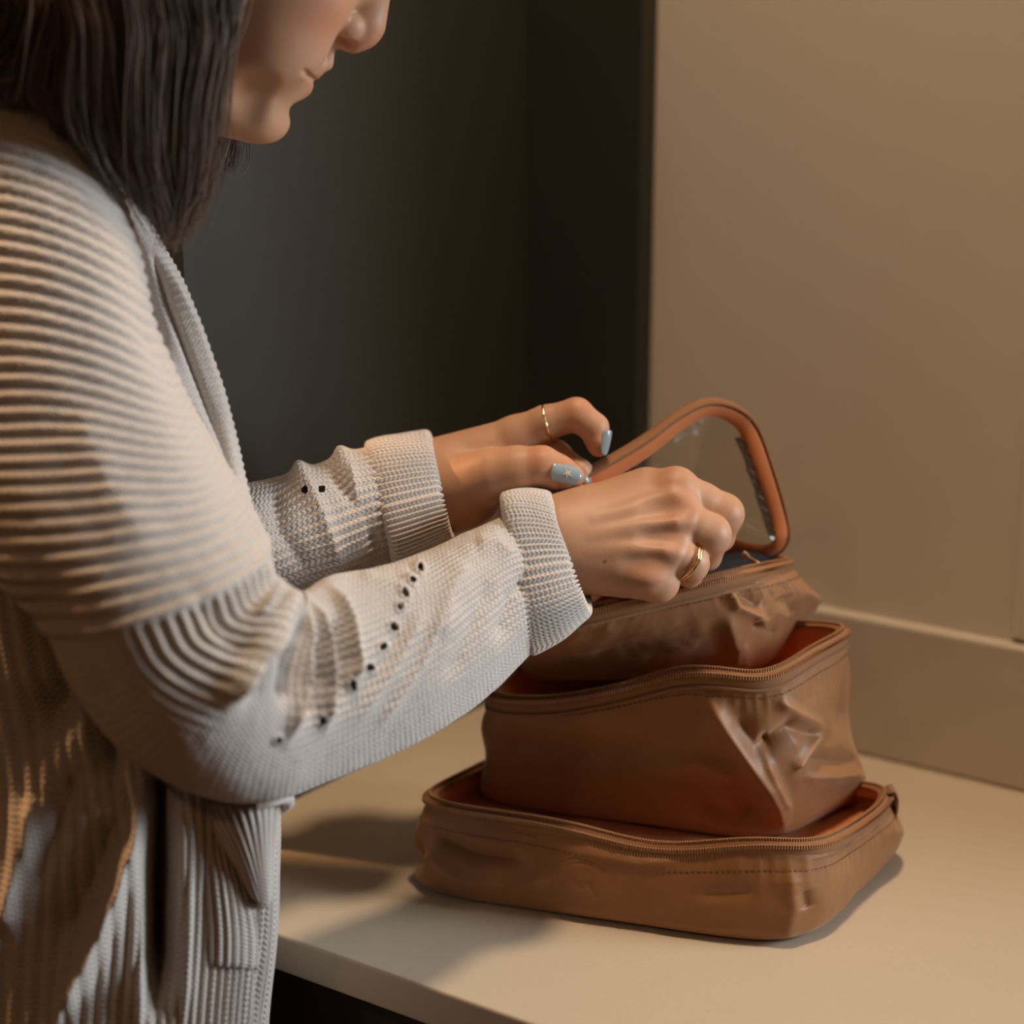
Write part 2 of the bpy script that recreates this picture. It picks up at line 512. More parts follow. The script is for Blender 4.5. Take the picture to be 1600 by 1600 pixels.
# tall dark cabinet closing the worktop on the left, with a filler strip on the back wall
tall = empty('tall_cabinet', (XS - 0.45, 1.0, 0))
tag(tall, 'tall dark green lacquered cabinet behind the person, at the left end of the worktop', 'cabinet')
box_obj('body', (XS - 0.92, 0.87, 0.10), (XS - 0.02, YW - 0.001, 2.3), M['cab'], tall)
box_obj('side_panel', (XS - 0.02, 0.84, 0.0), (XS, YW - 0.001, 2.3), M['cab'], tall)
box_obj('plinth', (XS - 0.92, 0.91, 0.0), (XS - 0.021, YW - 0.001, 0.10), M['cab'], tall)
for i in range(2):
    x0 = XS - 0.921 + i * 0.45
    dr = box_obj('door', (x0 + 0.002, 0.85, 0.11), (x0 + 0.448, 0.87, 2.29), M['cab'], tall)
    hx = x0 + (0.41 if i == 0 else 0.04)
    v, f = tube([(hx, 0.85, 1.1), (hx, 0.825, 1.1), (hx, 0.82, 1.12), (hx, 0.82, 1.28), (hx, 0.825, 1.3), (hx, 0.85, 1.3)], 0.005, 8)
    link('handle', mesh_from('handle', v, f), M['metal'], dr)
box_obj('filler_panel', (XS, YW - 0.022, ZC + 0.001), (-0.722, YW - 0.001, 2.3), M['cab'], tall, bevel=0.0015)

# worktop, backsplash and the base cabinets below
ct = box_obj('countertop', (XS + 0.001, YF, ZC - 0.024), (1.6, YW, ZC), M['counter'], bevel=0.0018)
tag(ct, 'long beige stone worktop along the wall under the brown bags', 'worktop')
bs = box_obj('backsplash', (-0.72, YW - 0.014, ZC + 0.0005), (1.6, YW - 0.0005, ZC + 0.104), M['splash'], bevel=0.003)
tag(bs, 'low beige stone backsplash strip standing on the worktop against the wall', 'backsplash')
for i in range(3):
    x0 = XS + 0.005 + i * 0.8; x1 = x0 + 0.79
    b = empty('base_cabinet', ((x0 + x1) / 2, 1.0, 0))
    tag(b, ['dark base cabinet under the worktop beside the person', 'dark base cabinet under the worktop below the backsplash, right of the person',
            'dark base cabinet under the far right end of the worktop'][i], 'cabinet', 'base cabinets under the worktop')
    box_obj('body', (x0, YF + 0.05, 0.10), (x1, YW - 0.001, ZC - 0.0245), M['cab_brown'], b)
    box_obj('plinth', (x0, YF + 0.10, 0), (x1, YW - 0.01, 0.10), M['cab_brown'], b)
    for j in range(2):
        a0 = x0 + j * 0.395 + 0.003; a1 = a0 + 0.389
        d = box_obj('door', (a0, YF + 0.03, 0.11), (a1, YF + 0.05, ZC - 0.035), M['cab_brown'], b, bevel=0.002)
        hx = a1 - 0.03 if j == 0 else a0 + 0.03
        v, f = tube([(hx, YF + 0.031, 0.62), (hx, YF + 0.008, 0.62), (hx, YF + 0.002, 0.635), (hx, YF + 0.002, 0.735), (hx, YF + 0.008, 0.75), (hx, YF + 0.031, 0.75)], 0.004, 8)
        link('handle', mesh_from('handle', v, f), M['metal'], d)

# warm ceiling lamps of the kitchen
def ceiling_lamp(x, y, power, label, color, size=0.16):
    t = empty('ceiling_lamp', (x, y, ZT))
    tag(t, label, 'lamp', 'recessed ceiling lamps')
    a = np.linspace(0, 2 * math.pi, 33)[:-1]
    ringp = np.stack([x + (size / 2 + 0.012) * np.cos(a), y + (size / 2 + 0.012) * np.sin(a), np.full(32, ZT - 0.006)], 1)
    v, f = tube(ringp, 0.0059, 8, closed=True)
    link('trim_ring', mesh_from('trim_ring', v, f), M['metal'], t)
    pr = [(0.01, -0.004), (size / 2 * 0.8, -0.004), (size / 2, -0.001)]
    V = np.array([[(x + r * math.cos(q), y + r * math.sin(q), ZT + z) for q in a] for r, z in pr]).reshape(-1, 3)
    link('diffuser', mesh_from('diffuser', V, grid_faces(3, 32)), M['lamp_glow'], t)
    L = area_light('lamp_light', (x, y, ZT - 0.02), (x, y, 0), size, size, power, color, 'DISK', 150)
    L.parent = t; L.matrix_parent_inverse = t.matrix_world.inverted()
ceiling_lamp(-0.45, 0.95, 8.5, 'recessed warm ceiling lamp above the worktop', (1.0, 0.74, 0.50))
ceiling_lamp(-1.9, 0.45, 36, 'recessed warm ceiling lamp behind the person', (1.0, 0.55, 0.25))
ceiling_lamp(-0.3, -0.9, 2.8, 'recessed warm ceiling lamp behind the camera', (1.0, 0.60, 0.32))

# ================================================================== THE PACKING CUBES
def sst(x, a, b):
    q = np.clip((x - a) / (b - a), 0, 1); return q * q * (3 - 2 * q)
def bil(Q, sx, sy):
    a = ((1 - sx) / 2)[..., None]; b = ((1 + sx) / 2)[..., None]; c = ((1 - sy) / 2)[..., None]; d = ((1 + sy) / 2)[..., None]
    return Q[0] * a * c + Q[1] * b * c + Q[2] * b * d + Q[3] * a * d
def sq(n_pts, n=6.0):
    th = np.linspace(0, 2 * math.pi, n_pts, endpoint=False)
    # even-ish spacing along the rounded square
    tt = np.linspace(0, 2 * math.pi, 4000)
    c, s_ = np.cos(tt), np.sin(tt)
    r = (np.abs(c) ** n + np.abs(s_) ** n) ** (-1 / n)
    x, y = c * r, s_ * r
    L = np.concatenate([[0], np.cumsum(np.hypot(np.diff(x), np.diff(y)))])
    u = np.linspace(0, L[-1], n_pts, endpoint=False)
    return np.interp(u, L, x), np.interp(u, L, y)
def grow(Q, k):
    Q = np.array(Q, float); c = Q.mean(0)
    R_ = c + (Q - c) * np.array([k, k, 1.0]); return R_
def bag(name, label, base, rim, bulge, folds, rim_wave=None, floor_drop=0.022, n=6.0, seed=1, deep=False, emblem=None, wrinkle=0.0012, bumps=()):
    base = grow(base, 1.03); rim = grow(rim, 1.03)
    ctr = base.mean(0)
    root = empty(name, (ctr[0], ctr[1], base[:, 2].min()))
    tag(root, label, 'packing cube', 'stack of brown packing cubes')
    NS, NH = 520, 90
    sx, sy = sq(NS, n)
    B = bil(base, sx, sy); T = bil(rim, sx, sy)
    if rim_wave is not None:
        x, y, d = proj(T)
        T[:, 2] += rim_wave(sx, sy, x, y)
    h = np.linspace(0, 1, NH)[:, None, None]
    cen = (B.mean(0) + T.mean(0)) / 2
    out = unit((T + B) / 2 - cen) * np.array([1, 1, 0])
    G = B[None] * (1 - h) + T[None] * h
    prof = np.sin(np.pi * np.clip(h * 0.92 + 0.06, 0, 1)) ** 0.8
    G = G + out[None] * bulge * prof
    # rounded bottom edge
    rb = 0.010
    e = np.clip(1 - h * (np.linalg.norm(T - B, axis=1).mean()) / rb, 0, 1)
    G = G - out[None] * rb * (1 - np.sqrt(np.clip(1 - e ** 2, 0, 1)))
    N = grid_normals(G); N = N * np.sign(np.einsum('ijk,ijk->ij', N, np.broadcast_to(out[None], G.shape)).mean())
    fade = np.clip(np.minimum(h[..., 0] * 9, (1 - h[..., 0]) * 7), 0, 1)
    D = ridges(G, N, folds)
    D = D + wrinkle * (vnoise(G, 45, seed, 3) + 1.4 * (0.25 - np.abs(vnoise(G, 26, seed + 5, 2))))
    # gathered puckers under the zip seam
    s_len = np.concatenate([[0], np.cumsum(np.linalg.norm(np.diff(T, axis=0), axis=1))])
    puck = 0.0005 * np.maximum(0, np.sin(2 * np.pi * s_len / 0.0085 + 3.5 * np.sin(s_len * 55) + 2 * np.sin(s_len * 131)))[None, :] * np.exp(-((1 - h[..., 0]) * np.linalg.norm(T - B, axis=1).mean() - 0.013) ** 2 / (2 * 0.006 ** 2))
    D = D + puck * np.clip(vnoise(G, 30, 77, 1) * 3 + 0.6, 0, 1)
    if emblem is not None:
        x, y, _ = proj(G)
        ex, ey, ra, rb_ = emblem
        q = np.hypot((x - ex) / ra, (y - ey) / rb_)
        face = np.clip(np.einsum('ijk,ijk->ij', N, unit(C - G)) * 2, 0, 1)
        D = D + face * (-0.0005 * np.exp(-((q - 1) / 0.05) ** 2) - 0.0004 * np.exp(-((q - 0.86) / 0.04) ** 2))
        mt, _ = seg_dist(x, y, [(ex - 0.55 * ra, ey + 0.3 * rb_), (ex - 0.2 * ra, ey - 0.35 * rb_), (ex, ey + 0.05 * rb_), (ex + 0.25 * ra, ey - 0.2 * rb_), (ex + 0.55 * ra, ey + 0.3 * rb_)])
        D = D - face * 0.0005 * np.exp(-(mt / 2.4) ** 2)
    G = G + N * (D * fade)[..., None]
    for bx, by, br, bh in bumps:                         # slack corners of the cloth
        x, y, _ = proj(G)
        q = np.exp(-((x - bx) ** 2 + (y - by) ** 2) / br ** 2) * (np.einsum('ijk,ijk->ij', N, unit(C - G)) > -0.6)
        G = G + np.broadcast_to(out[None], G.shape) * (bh * q * fade)[..., None]
    cb = G[0].mean(0)
    fr = np.linspace(0.12, 1, 9)[:, None, None]
    bottom = cb + (G[0][None] - cb) * fr[:-1]
    V = np.concatenate([bottom, G]).reshape(-1, 3)
    link('body', mesh_from('body', V, grid_faces(len(bottom) + NH, NS)), M['bag'], root)
    # inner lining: from the rim down to the packed filling
    T = G[-1]
    Nin = -unit(T - T.mean(0)) * np.array([1, 1, 0])
    rows = [T + Nin * 0.0006, T + Nin * 0.003 - UP0 * 0.004]
    drop = floor_drop
    hm = np.linalg.norm(G[-1] - G[0], axis=1).mean()
    kl = int((NH - 1) * (1 - drop / hm)); km = int((NH - 1) * (1 - drop * 0.5 / hm))
    lowr = G[kl] + Nin * 0.007
    rows += [G[km] + Nin * 0.0055, lowr]
    lc = lowr.mean(0)
    for q in (0.8, 0.55, 0.3, 0.1):
        r = lc + (lowr - lc) * q
        r[:, 2] += 0.002 * vnoise(r, 60, seed + 9, 2)
        rows.append(r)
    Lg = np.array(rows)
    link('lining', mesh_from('lining', Lg.reshape(-1, 3), grid_faces(len(rows), NS)), M['lining'], root)
    # zip: tape, two rows of coil teeth, piping, stitch line
    outd = -Nin
    prof = [(-0.0002, -0.0085), (0.0022, -0.0078), (0.0026, -0.003), (0.0022, 0.0008), (0.0002, 0.0022), (-0.0024, 0.0026), (-0.0050, 0.0012)]
    TG = np.array([T + outd * o + UP0 * z for o, z in prof])
    link('zipper_tape', mesh_from('zipper_tape', TG.reshape(-1, 3), grid_faces(len(prof), NS)), M['tape'], root)
    v, f = tube(T + outd * 0.0024 - UP0 * 0.0082, 0.0011, 6, closed=True)
    link('piping', mesh_from('piping', v, f), M['tape'], root)
    per = np.linalg.norm(T - np.roll(T, -1, 0), axis=1); cl = np.concatenate([[0], np.cumsum(per)])
    def along(A, step):
        u = np.arange(0, cl[-1], step); A2 = np.concatenate([A, A[:1]])
        return np.stack([np.interp(u, cl, A2[:, i]) for i in range(3)], 1)
    def little(P, tan, nor, a, b, c):
        """boxes at P: half sizes a along tan, b along nor, c along up"""
        bi = np.cross(tan, nor)
        off = np.array([(x, y, z) for x in (-1, 1) for y in (-1, 1) for z in (-1, 1)], float)
        V = P[:, None] + off[None, :, 0:1] * a * tan[:, None] + off[None, :, 1:2] * b * nor[:, None] + off[None, :, 2:3] * c * bi[:, None]
        f = np.array([(0, 1, 3, 2), (4, 6, 7, 5), (0, 4, 5, 1), (2, 3, 7, 6), (0, 2, 6, 4), (1, 5, 7, 3)])
        F_ = (f[None] + 8 * np.arange(len(P))[:, None, None]).reshape(-1, 4)
        return V.reshape(-1, 3), F_
    parts = []
    for o, z in ((0.0030, 0.0000), (-0.0010, 0.0030)):
        P = along(T + outd * o + UP0 * z, 0.0016); nn = unit(along(outd, 0.0016)); tg = unit(np.cross(nn, UP0))
        parts.append(little(P, tg, nn, 0.00052, 0.0011, 0.0012))
    v, f = join(parts)
    o = link('zipper_teeth', mesh_from('zipper_teeth', v, f, False), M['teeth'], root); o['kind'] = 'stuff'
    k = int(NH * (1 - 0.013 / np.linalg.norm(G[-1] - G[0], axis=1).mean()))
    P = along(G[k] + N[k] * 0.0002, 0.0034); nn = unit(along(N[k], 0.0034)); tg = unit(np.cross(nn, UP0))
    v, f = little(P, tg, nn, 0.0011, 0.0002, 0.0003)
    o = link('stitching', mesh_from('stitching', v, f, False), M['thread'], root); o['kind'] = 'stuff'
    return root, T
def rows(*pts):
    return [onz(x, y, z) for x, y, z in pts]
def quad(FL, FR, BR, BL=None):
    a = [onz(*p) for p in (FL, FR, BR)]
    if BL is None:
        q = a[0] + a[2] - a[1]; q[2] = a[2][2] * 0.5 + a[0][2] * 0.5
    else:
        q = onz(*BL)
    return np.array(a + [q])
g = lambda x, c, w: np.exp(-((x - c) / w) ** 2)

# --- bottom cube
b0 = quad((624, 1392, 0.001), (1248, 1486, 0.001), (1408, 1322, 0.001))
r0 = quad((648, 1256, 0.056), (1256, 1336, 0.056), (1398, 1244, 0.046))
bottom_bag, T0 = bag('packing_cube', 'wide flat brown nylon packing cube lying on the worktop, bottom of the stack', b0, r0, 0.005,
    [([(660, 1330), (720, 1375), (800, 1385), (860, 1370)], 12, 0.004), ([(680, 1305), (740, 1335), (820, 1345)], 12, -0.006),
     ([(1235, 1360), (1240, 1420), (1225, 1470)], 16, 0.003), ([(1255, 1390), (1262, 1420)], 10, -0.003),
     ([(1090, 1400), (1180, 1395)], 14, -0.002), ([(640, 1290), (660, 1340)], 10, -0.004), ([(900, 1330), (1000, 1350), (1060, 1345)], 14, 0.002)],
    rim_wave=lambda sx, sy, x, y: (-0.007 * g(sx, 0.25, 0.35) + 0.004 * g(sx, 0.8, 0.3)) * sst(-sy, 0.0, 1.0) + 0.005 * g(sx, 1, 0.3) * g(sy, 0.9, 0.4),
    floor_drop=0.018, seed=3, emblem=(905, 1388, 50, 46), bumps=((622, 1300, 17, 0.008), (640, 1345, 18, -0.005), (1402, 1300, 30, 0.005)))
# --- middle cube
b1 = quad((728, 1252, 0.036), (1204, 1322, 0.036), (1354, 1246, 0.034))
r1 = quad((742, 1098, 0.112), (1196, 1052, 0.150), (1338, 978, 0.152))
mid_bag, T1 = bag('packing_cube', 'tall creased brown packing cube in the middle of the stack', b1, r1, 0.004,
    [([(1105, 1085), (1135, 1135), (1165, 1180), (1200, 1235), (1225, 1292)], 12, 0.0085), ([(1140, 1225), (1185, 1285)], 26, -0.004),
     ([(1150, 1120), (1180, 1168), (1210, 1160)], 14, -0.005), ([(1190, 1172), (1240, 1138), (1284, 1152)], 15, -0.0075), ([(1215, 1095), (1250, 1118), (1292, 1138)], 9, 0.0035),
     ([(1238, 1203), (1262, 1176), (1287, 1146)], 6, 0.0050), ([(1262, 1185), (1300, 1192), (1342, 1190)], 13, -0.006),
     ([(1325, 1010), (1322, 1130)], 8, -0.004), ([(1338, 1205), (1300, 1212), (1250, 1214)], 12, 0.004),
     ([(1195, 1185), (1212, 1225), (1232, 1270)], 8, 0.004), ([(1090, 1250), (1140, 1275), (1195, 1265)], 20, -0.005), ([(1040, 1200), (1090, 1190), (1150, 1215)], 16, 0.003),
     ([(770, 1160), (900, 1175), (1040, 1165)], 25, -0.004), ([(760, 1230), (820, 1262), (900, 1270)], 16, 0.002)],
    rim_wave=lambda sx, sy, x, y: (0.006 * g(sx, 0.45, 0.3) - 0.004 * g(sx, 0.95, 0.18) - 0.004 * g(sx, -0.4, 0.4)) * sst(-sy, 0.0, 1.0),
    floor_drop=0.030, seed=11, n=5.0, emblem=(925, 1192, 50, 42), wrinkle=0.0016, bumps=((1335, 1215, 32, 0.007), (1330, 1120, 40, -0.004), (745, 1180, 30, -0.004)))
# --- top cube, open
b2 = quad((800, 1066, 0.108), (1158, 1058, 0.124), (1240, 1008, 0.120))
r2 = quad((868, 968, 0.183), (1148, 896, 0.202), (1244, 878, 0.186), (985, 885, 0.175))
top_bag, T2 = bag('packing_cube', 'small open brown packing cube on top of the stack, hand reaching in', b2, r2, 0.013,
    [([(1138, 918), (1150, 945), (1182, 960), (1205, 986)], 9, 0.0045), ([(1158, 932), (1190, 948)], 11, -0.005), ([(1178, 976), (1212, 988)], 9, -0.004), ([(1135, 960), (1150, 1010), (1150, 1045)], 14, 0.004),
     ([(1215, 900), (1255, 935)], 10, 0.003), ([(1160, 1000), (1165, 1040)], 10, 0.003), ([(1230, 950), (1200, 1030)], 14, 0.002), ([(1220, 930), (1235, 960)], 8, -0.003)],
    floor_drop=0.050, seed=21, n=4.5, wrinkle=0.0018, bumps=((1262, 938, 26, 0.010),))

# folded tail of the zip tape at the far right corner of the bottom cube
p0 = T0[np.argmax(T0 @ RT)]
tb = catmull([p0 + UP0 * 0.003, p0 + RT * 0.004 + UP0 * 0.004, p0 + RT * 0.006 - UP0 * 0.004, p0 + RT * 0.005 - UP0 * 0.014], 12)
fw2 = unit(np.cross(RT, UP0)); zig = 0.0008 * np.sin(np.arange(12) * 1.9)[:, None] * RT
tg_ = np.array([tb - fw2 * 0.006 + zig, tb + fw2 * 0.006 - zig, tb + fw2 * 0.006 + RT * 0.0015, tb - fw2 * 0.006 + RT * 0.0015])
link('zipper_tail', mesh_from('zipper_tail', tg_.transpose(1, 0, 2).reshape(-1, 3), grid_faces(12, 4)), M['tape'], bottom_bag)

# --- raised lid of the top cube: brown piping, orange binding, clear window
LID = [(836, 792, 1.150), (905, 752, 1.155), (1000, 697, 1.168), (1062, 652, 1.180), (1108, 632, 1.190), (1150, 640, 1.198), (1180, 668, 1.204),
       (1205, 735, 1.210), (1224, 800, 1.216), (1229, 838, 1.218), (1214, 862, 1.222), (1178, 870, 1.226), (1110, 858, 1.234), (1000, 846, 1.236), (890, 832, 1.200), (838, 815, 1.165)]
lp = catmull(W(*np.array(LID).T), 260, closed=True)
lcen = lp.mean(0)
ltan = unit(np.roll(lp, -1, 0) - np.roll(lp, 1, 0))
lnor = unit(np.cross(np.roll(lp, -40, 0) - lcen, lp - lcen).mean(0)); lnor = lnor * np.sign(lnor @ (C - lcen))
lin = unit(np.cross(lnor, ltan)); lin = lin * np.sign((lin * (lcen - lp)).sum())
lid = link('lid_frame', None, None, top_bag) if False else None
bandw = 0.0098 + 0.0010 * np.sin(np.linspace(0, 6 * math.pi, 260))
prof = [(0.0, 0.0016), (0.15, 0.0024), (0.55, 0.0022), (0.95, 0.0010), (1.0, 0.0), (0.95, -0.0006), (0.5, -0.0012), (0.0, -0.0016)]
LG = np.array([lp + lin * (bandw * a)[:, None] + lnor * b for a, b in prof])
lid_frame = link('lid_frame', mesh_from('lid_frame', LG.reshape(-1, 3), grid_faces(len(prof), 260, True, True)), M['lining'], top_bag)
lid_frame['label'] = 'orange fabric binding around the clear lid window'
# outer gusset of the lid, brown, with its half of the zip
prof = [(-0.0004, 0.0026), (-0.0022, 0.0016), (-0.0026, -0.004), (-0.0018, -0.0065), (-0.0006, -0.0068), (-0.0004, -0.002)]
LG = np.array([lp + lin * a + lnor * b for a, b in prof])
link('lid_gusset', mesh_from('lid_gusset', LG.reshape(-1, 3), grid_faces(len(prof), 260, True, True)), M['tape'], lid_frame)
inner = lp + lin * (bandw * 0.97)[:, None]
ic = inner.mean(0)
rowsf = [ic + (inner - ic) * q + lnor * (0.0025 * (1 - q ** 2) + 0.0008 * vnoise(ic + (inner - ic) * q, 60, 4, 2)[:, None]) for q in np.linspace(1, 0.02, 24)]
film = link('window_film', mesh_from('window_film', np.array(rowsf).reshape(-1, 3), grid_faces(24, 260)), M['film'], lid_frame)
film['label'] = 'clear vinyl window'
# crinkled seam strip of the film along the short side
sl = slice(96, 150)
st = [inner[sl] + lin[sl] * (q + 0.0012 * vnoise(inner[sl] * 1.0, 130, 12, 2) * (q / 0.004))[:, None] + lnor * (0.0012 + 0.0008 * np.sin(np.arange(54) * 1.3 + k))[:, None] for k, q in enumerate(np.linspace(-0.0005, 0.0048, 6))]
M['film_seam'] = glass_mat('vinyl_seam', (0.30, 0.28, 0.26), 0.15, 0.15)
link('film_seam', mesh_from('film_seam', np.array(st).reshape(-1, 3), grid_faces(6, 54, False)), M['film_seam'], lid_frame)

# --- things inside the top cube: a navy pouch with a gold zip pull
pc = W(1125, 898, 1.203)
ux = unit(W(1190, 880, 1.215) - W(1060, 910, 1.185)); uy = unit(np.cross(UP0, ux))
pouch = empty('navy_pouch', pc - UP0 * 0.03)
tag(pouch, 'dark navy cloth pouch packed inside the open top cube', 'pouch')
sx, sy = sq(64, 4)
pr = []
for h, k in ((0, .75), (.15, .95), (.5, 1), (.85, .93), (.97, .7), (1.0, .3), (1.0, .05)):
    ring = pc + ux * (sx * 0.040 * k)[:, None] + uy * (sy * 0.016 * k)[:, None] + UP0 * (-0.030 + 0.040 * h)
    ring = ring + UP0 * (0.003 * vnoise(ring, 70, 5, 1))[:, None]
    pr.append(ring)
link('body', mesh_from('body', np.array(pr).reshape(-1, 3), grid_faces(len(pr), 64)), M['navy'], pouch)
a, b = W(1164, 868, 1.190), W(1187, 881, 1.180)
zp = np.array([a + (b - a) * q for q in np.linspace(0, 1, 8)])
v, f = tube(zp, [0.0006, 0.0012, 0.0013, 0.0012, 0.0012, 0.0013, 0.0012, 0.0006], 8)
v2, f2 = tube(catmull([a + UP * 0.002, a + RT * 0.002, a - UP * 0.002, a - RT * 0.002], 16, True), 0.0006, 6, closed=True)
v, f = join([(v, f), (v2, f2)])
zo = link('zip_pull', mesh_from('zip_pull', v, f), M['gold'], pouch); zo['label'] = 'gold zip pull bar'

# ================================================================== THE PERSON
person = empty('person', (-0.80, 0.62, 0.0))
tag(person, 'person in an oatmeal knit cardigan bending over the bags, holding the open lid', 'person')
tints = []
body_parts = []
def add_body(V, f, tint=None):
    body_parts.append((V, f)); tints.append(np.ones((len(V), 3)) if tint is None else tint)
def spot(V, c, r, col, T):
    d = np.linalg.norm((V - np.array(c)) / np.array(r), axis=1)
    w = np.clip(1.25 - d, 0, 1)[:, None]; w = w * w * (3 - 2 * w)
    return T * (1 - w) + np.array(col) * w * T

# ---------------------------------------------------------------- right hand (near)
HR = Frame(1000, 840, 1.122)
S = SDF((740, 690, -110), (1190, 990, 190), 2.2)
S.chain([(760, 910, 0, 60), (830, 880, 0, 62), (885, 850, 5, 60)], 20)
S.rc((830, 856, 12), (905, 818, 28), 52, 48, 20)
S.rc((915, 804, 34), (1010, 770, 44), 42, 42, 28)                 # index side
S.rc((880, 830, 10), (1052, 800, 14), 55, 40, 30)
S.rc((880, 850, 2), (1040, 848, -8), 55, 38, 30)
S.rc((870, 872, -2), (1012, 893, -16), 53, 44, 30)                # little-finger side
S.ell((960, 840, 60), (90, 62, 40), k=30)
# knuckles
for c, r in (((1056, 764, 28), 37), ((1064, 812, -6), 34), ((1044, 860, -28), 30), ((1012, 896, -30), 31)):
    S.rc(c, c, r, r, 18)
# fingers
S.chain([(1056, 768, 30, 36), (1098, 784, 44, 31), (1131, 803, 56, 33)], 6)
S.chain([(1131, 803, 56, 33), (1126, 838, 92, 25), (1096, 862, 118, 20)], 8)
S.chain([(1062, 814, 0, 35), (1090, 826, 2, 32), (1109, 836, 8, 33)], 3)
S.chain([(1109, 836, 8, 33), (1104, 868, 52, 25), (1080, 880, 92, 20)], 6)
S.chain([(1040, 862, -18, 34), (1062, 872, -16, 30), (1077, 880, -8, 30)], 3)
S.chain([(1077, 880, -8, 30), (1074, 900, 34, 23), (1056, 902, 74, 19)], 6)
S.chain([(1006, 896, -20, 38), (1028, 908, -16, 33)], 4)
S.chain([(1028, 908, -16, 33), (1034, 916, 26, 23), (1024, 906, 62, 17)], 6)
# thumb, behind the palm
S.chain([(910, 815, 60, 44), (985, 812, 100, 33), (1045, 828, 122, 27), (1088, 846, 126, 21)], 14)
# tendon lines on the back of the hand
for a, b in (((930, 815, -34), (1050, 780, -10)), ((925, 838, -44), (1052, 816, -36)), ((920, 862, -46), (1034, 858, -50))):
    S.rc(a, b, 6, 10, 16)
# hollows between the knuckles
for c in ((1050, 790, -30), (1048, 838, -48), (1022, 880, -62)):
    S.ell((c[0] - 4, c[1], c[2] - 12), (30, 11, 12), k=26, mode='cut')
V, f = S.mesh()
T = np.ones((len(V), 3))
for c, r in (((1060, 764, 0), 40), ((1066, 812, -20), 36), ((1046, 860, -40), 34), ((1014, 900, -40), 34), ((1140, 800, 50), 30), ((1118, 840, 10), 26)):
    T = spot(V, c, (r, r, r * 1.5), (1.02, 0.92, 0.88), T)
T = spot(V, (946, 877, -60), (3.2, 3.2, 30), (0.35, 0.25, 0.2), T)      # small mole
add_body(HR.w(V), f, T)

# ---------------------------------------------------------------- left hand (far)
HL = Frame(800, 720, 1.165)
S = SDF((560, 590, -130), (970, 900, 200), 2.2)
S.chain([(520, 830, 10, 66), (620, 790, 10, 64), (700, 755, 15, 58)], 20)
S.rc((690, 735, 20), (806, 684, 8), 54, 33, 22)
S.rc((690, 760, 50), (812, 712, 50), 50, 34, 26)
S.rc((690, 785, 60), (806, 744, 88), 50, 33, 26)
S.rc((690, 805, 60), (792, 775, 116), 48, 30, 26)
S.ell((715, 780, -12), (72, 52, 44), axes=[[.95, -.3, 0], [.3, .95, 0], [0, 0, 1]], k=26)      # ball of the thumb
S.chain([(690, 772, -20, 50), (770, 742, -52, 38), (806, 734, -62, 34), (845, 729, -70, 31)], 16)
S.chain([(845, 729, -70, 31), (872, 739, -70, 27), (892, 745, -68, 19)], 8)
# index: out, bent down at both joints
S.chain([(806, 682, 6, 33), (852, 661, -6, 26), (900, 648, -14, 26)], 10)
S.chain([(900, 648, -14, 26), (927, 669, -20, 23), (933, 690, -22, 19), (934, 699, -22, 15)], 5)
# middle, behind the thumb
S.chain([(812, 708, 46, 32), (868, 712, 18, 24), (906, 738, -12, 19), (912, 750, -14, 15)], 8)
S.chain([(806, 742, 86, 30), (862, 752, 70, 24), (890, 782, 50, 18)], 8)
S.chain([(794, 772, 112, 27), (846, 786, 104, 21), (870, 812, 84, 16)], 8)
# creases where the fingers leave the palm
S.rc((801, 694, -38), (803, 716, -30), 3.5, 3.5, 6, 'cut')
S.rc((880, 668, -42), (884, 684, -42), 2.5, 2.5, 5, 'cut')
S.rc((904, 676, -46), (914, 668, -48), 2.5, 2.5, 5, 'cut')
V, f = S.mesh()
T = np.ones((len(V), 3))
for c, r in (((905, 640, -20), 30), ((930, 690, -22), 26), ((880, 740, -80), 34), ((840, 715, -90), 26)):
    T = spot(V, c, (r, r, r * 1.5), (1.05, 0.86, 0.78), T)
add_body(HL.w(V), f, T)

# ---------------------------------------------------------------- head
HD = Frame(430, 60, 1.045)
O2 = np.array([522.0, 78.0]); Fd = np.array([0.824, 0.567]); Ud = np.array([0.567, -0.824])
def hp(fw, up, z=0.0):
    p = O2 + fw * Fd + up * Ud
    return np.array([p[0], p[1], z])
HA = [[Fd[0], Fd[1], 0], [Ud[0], Ud[1], 0], [0, 0, 1]]
S = SDF((20, -520, -260), (720, 320, 260), 4.0)
S.ell(hp(-250, 200), (262, 225, 212), HA, 10)                           # cranium
S.ell(hp(-150, 70), (140, 190, 158), HA, 40)                            # mid face
for sg in (-1, 1):
    S.rc(hp(-230, -60, sg * 118), hp(-70, -132, sg * 40), 44, 40, 40)   # jaw
    S.ell(hp(-82, 40, sg * 84), (66, 62, 58), HA, 40)                   # cheek
    S.ell(hp(-60, -30, sg * 62), (50, 52, 50), HA, 36)
    S.ell(hp(-92, -40, sg * 84), (64, 72, 56), HA, 44)
    S.ell(hp(-48, 128, sg * 80), (30, 24, 42), HA, 20)                  # eyelid
    S.rc(hp(-18, 176, sg * 30), hp(-50, 180, sg * 105), 22, 18, 26)     # brow
S.ell(hp(-42, -150), (46, 42, 58), HA, 26)                              # chin
S.ell(hp(-40, -146), (44, 36, 34), HA, 14)
S.ell(hp(-50, -70), (52, 66, 70), HA, 30)                               # mouth mound
S.ell(hp(-20, 190), (34, 90, 110), HA, 40)                              # forehead
S.rc(hp(-120, -150), hp(-230, -170), 72, 90, 50)                        # under the chin
S.rc(hp(-260, -60), (-10, 215, 40), 118, 120, 50)                       # neck
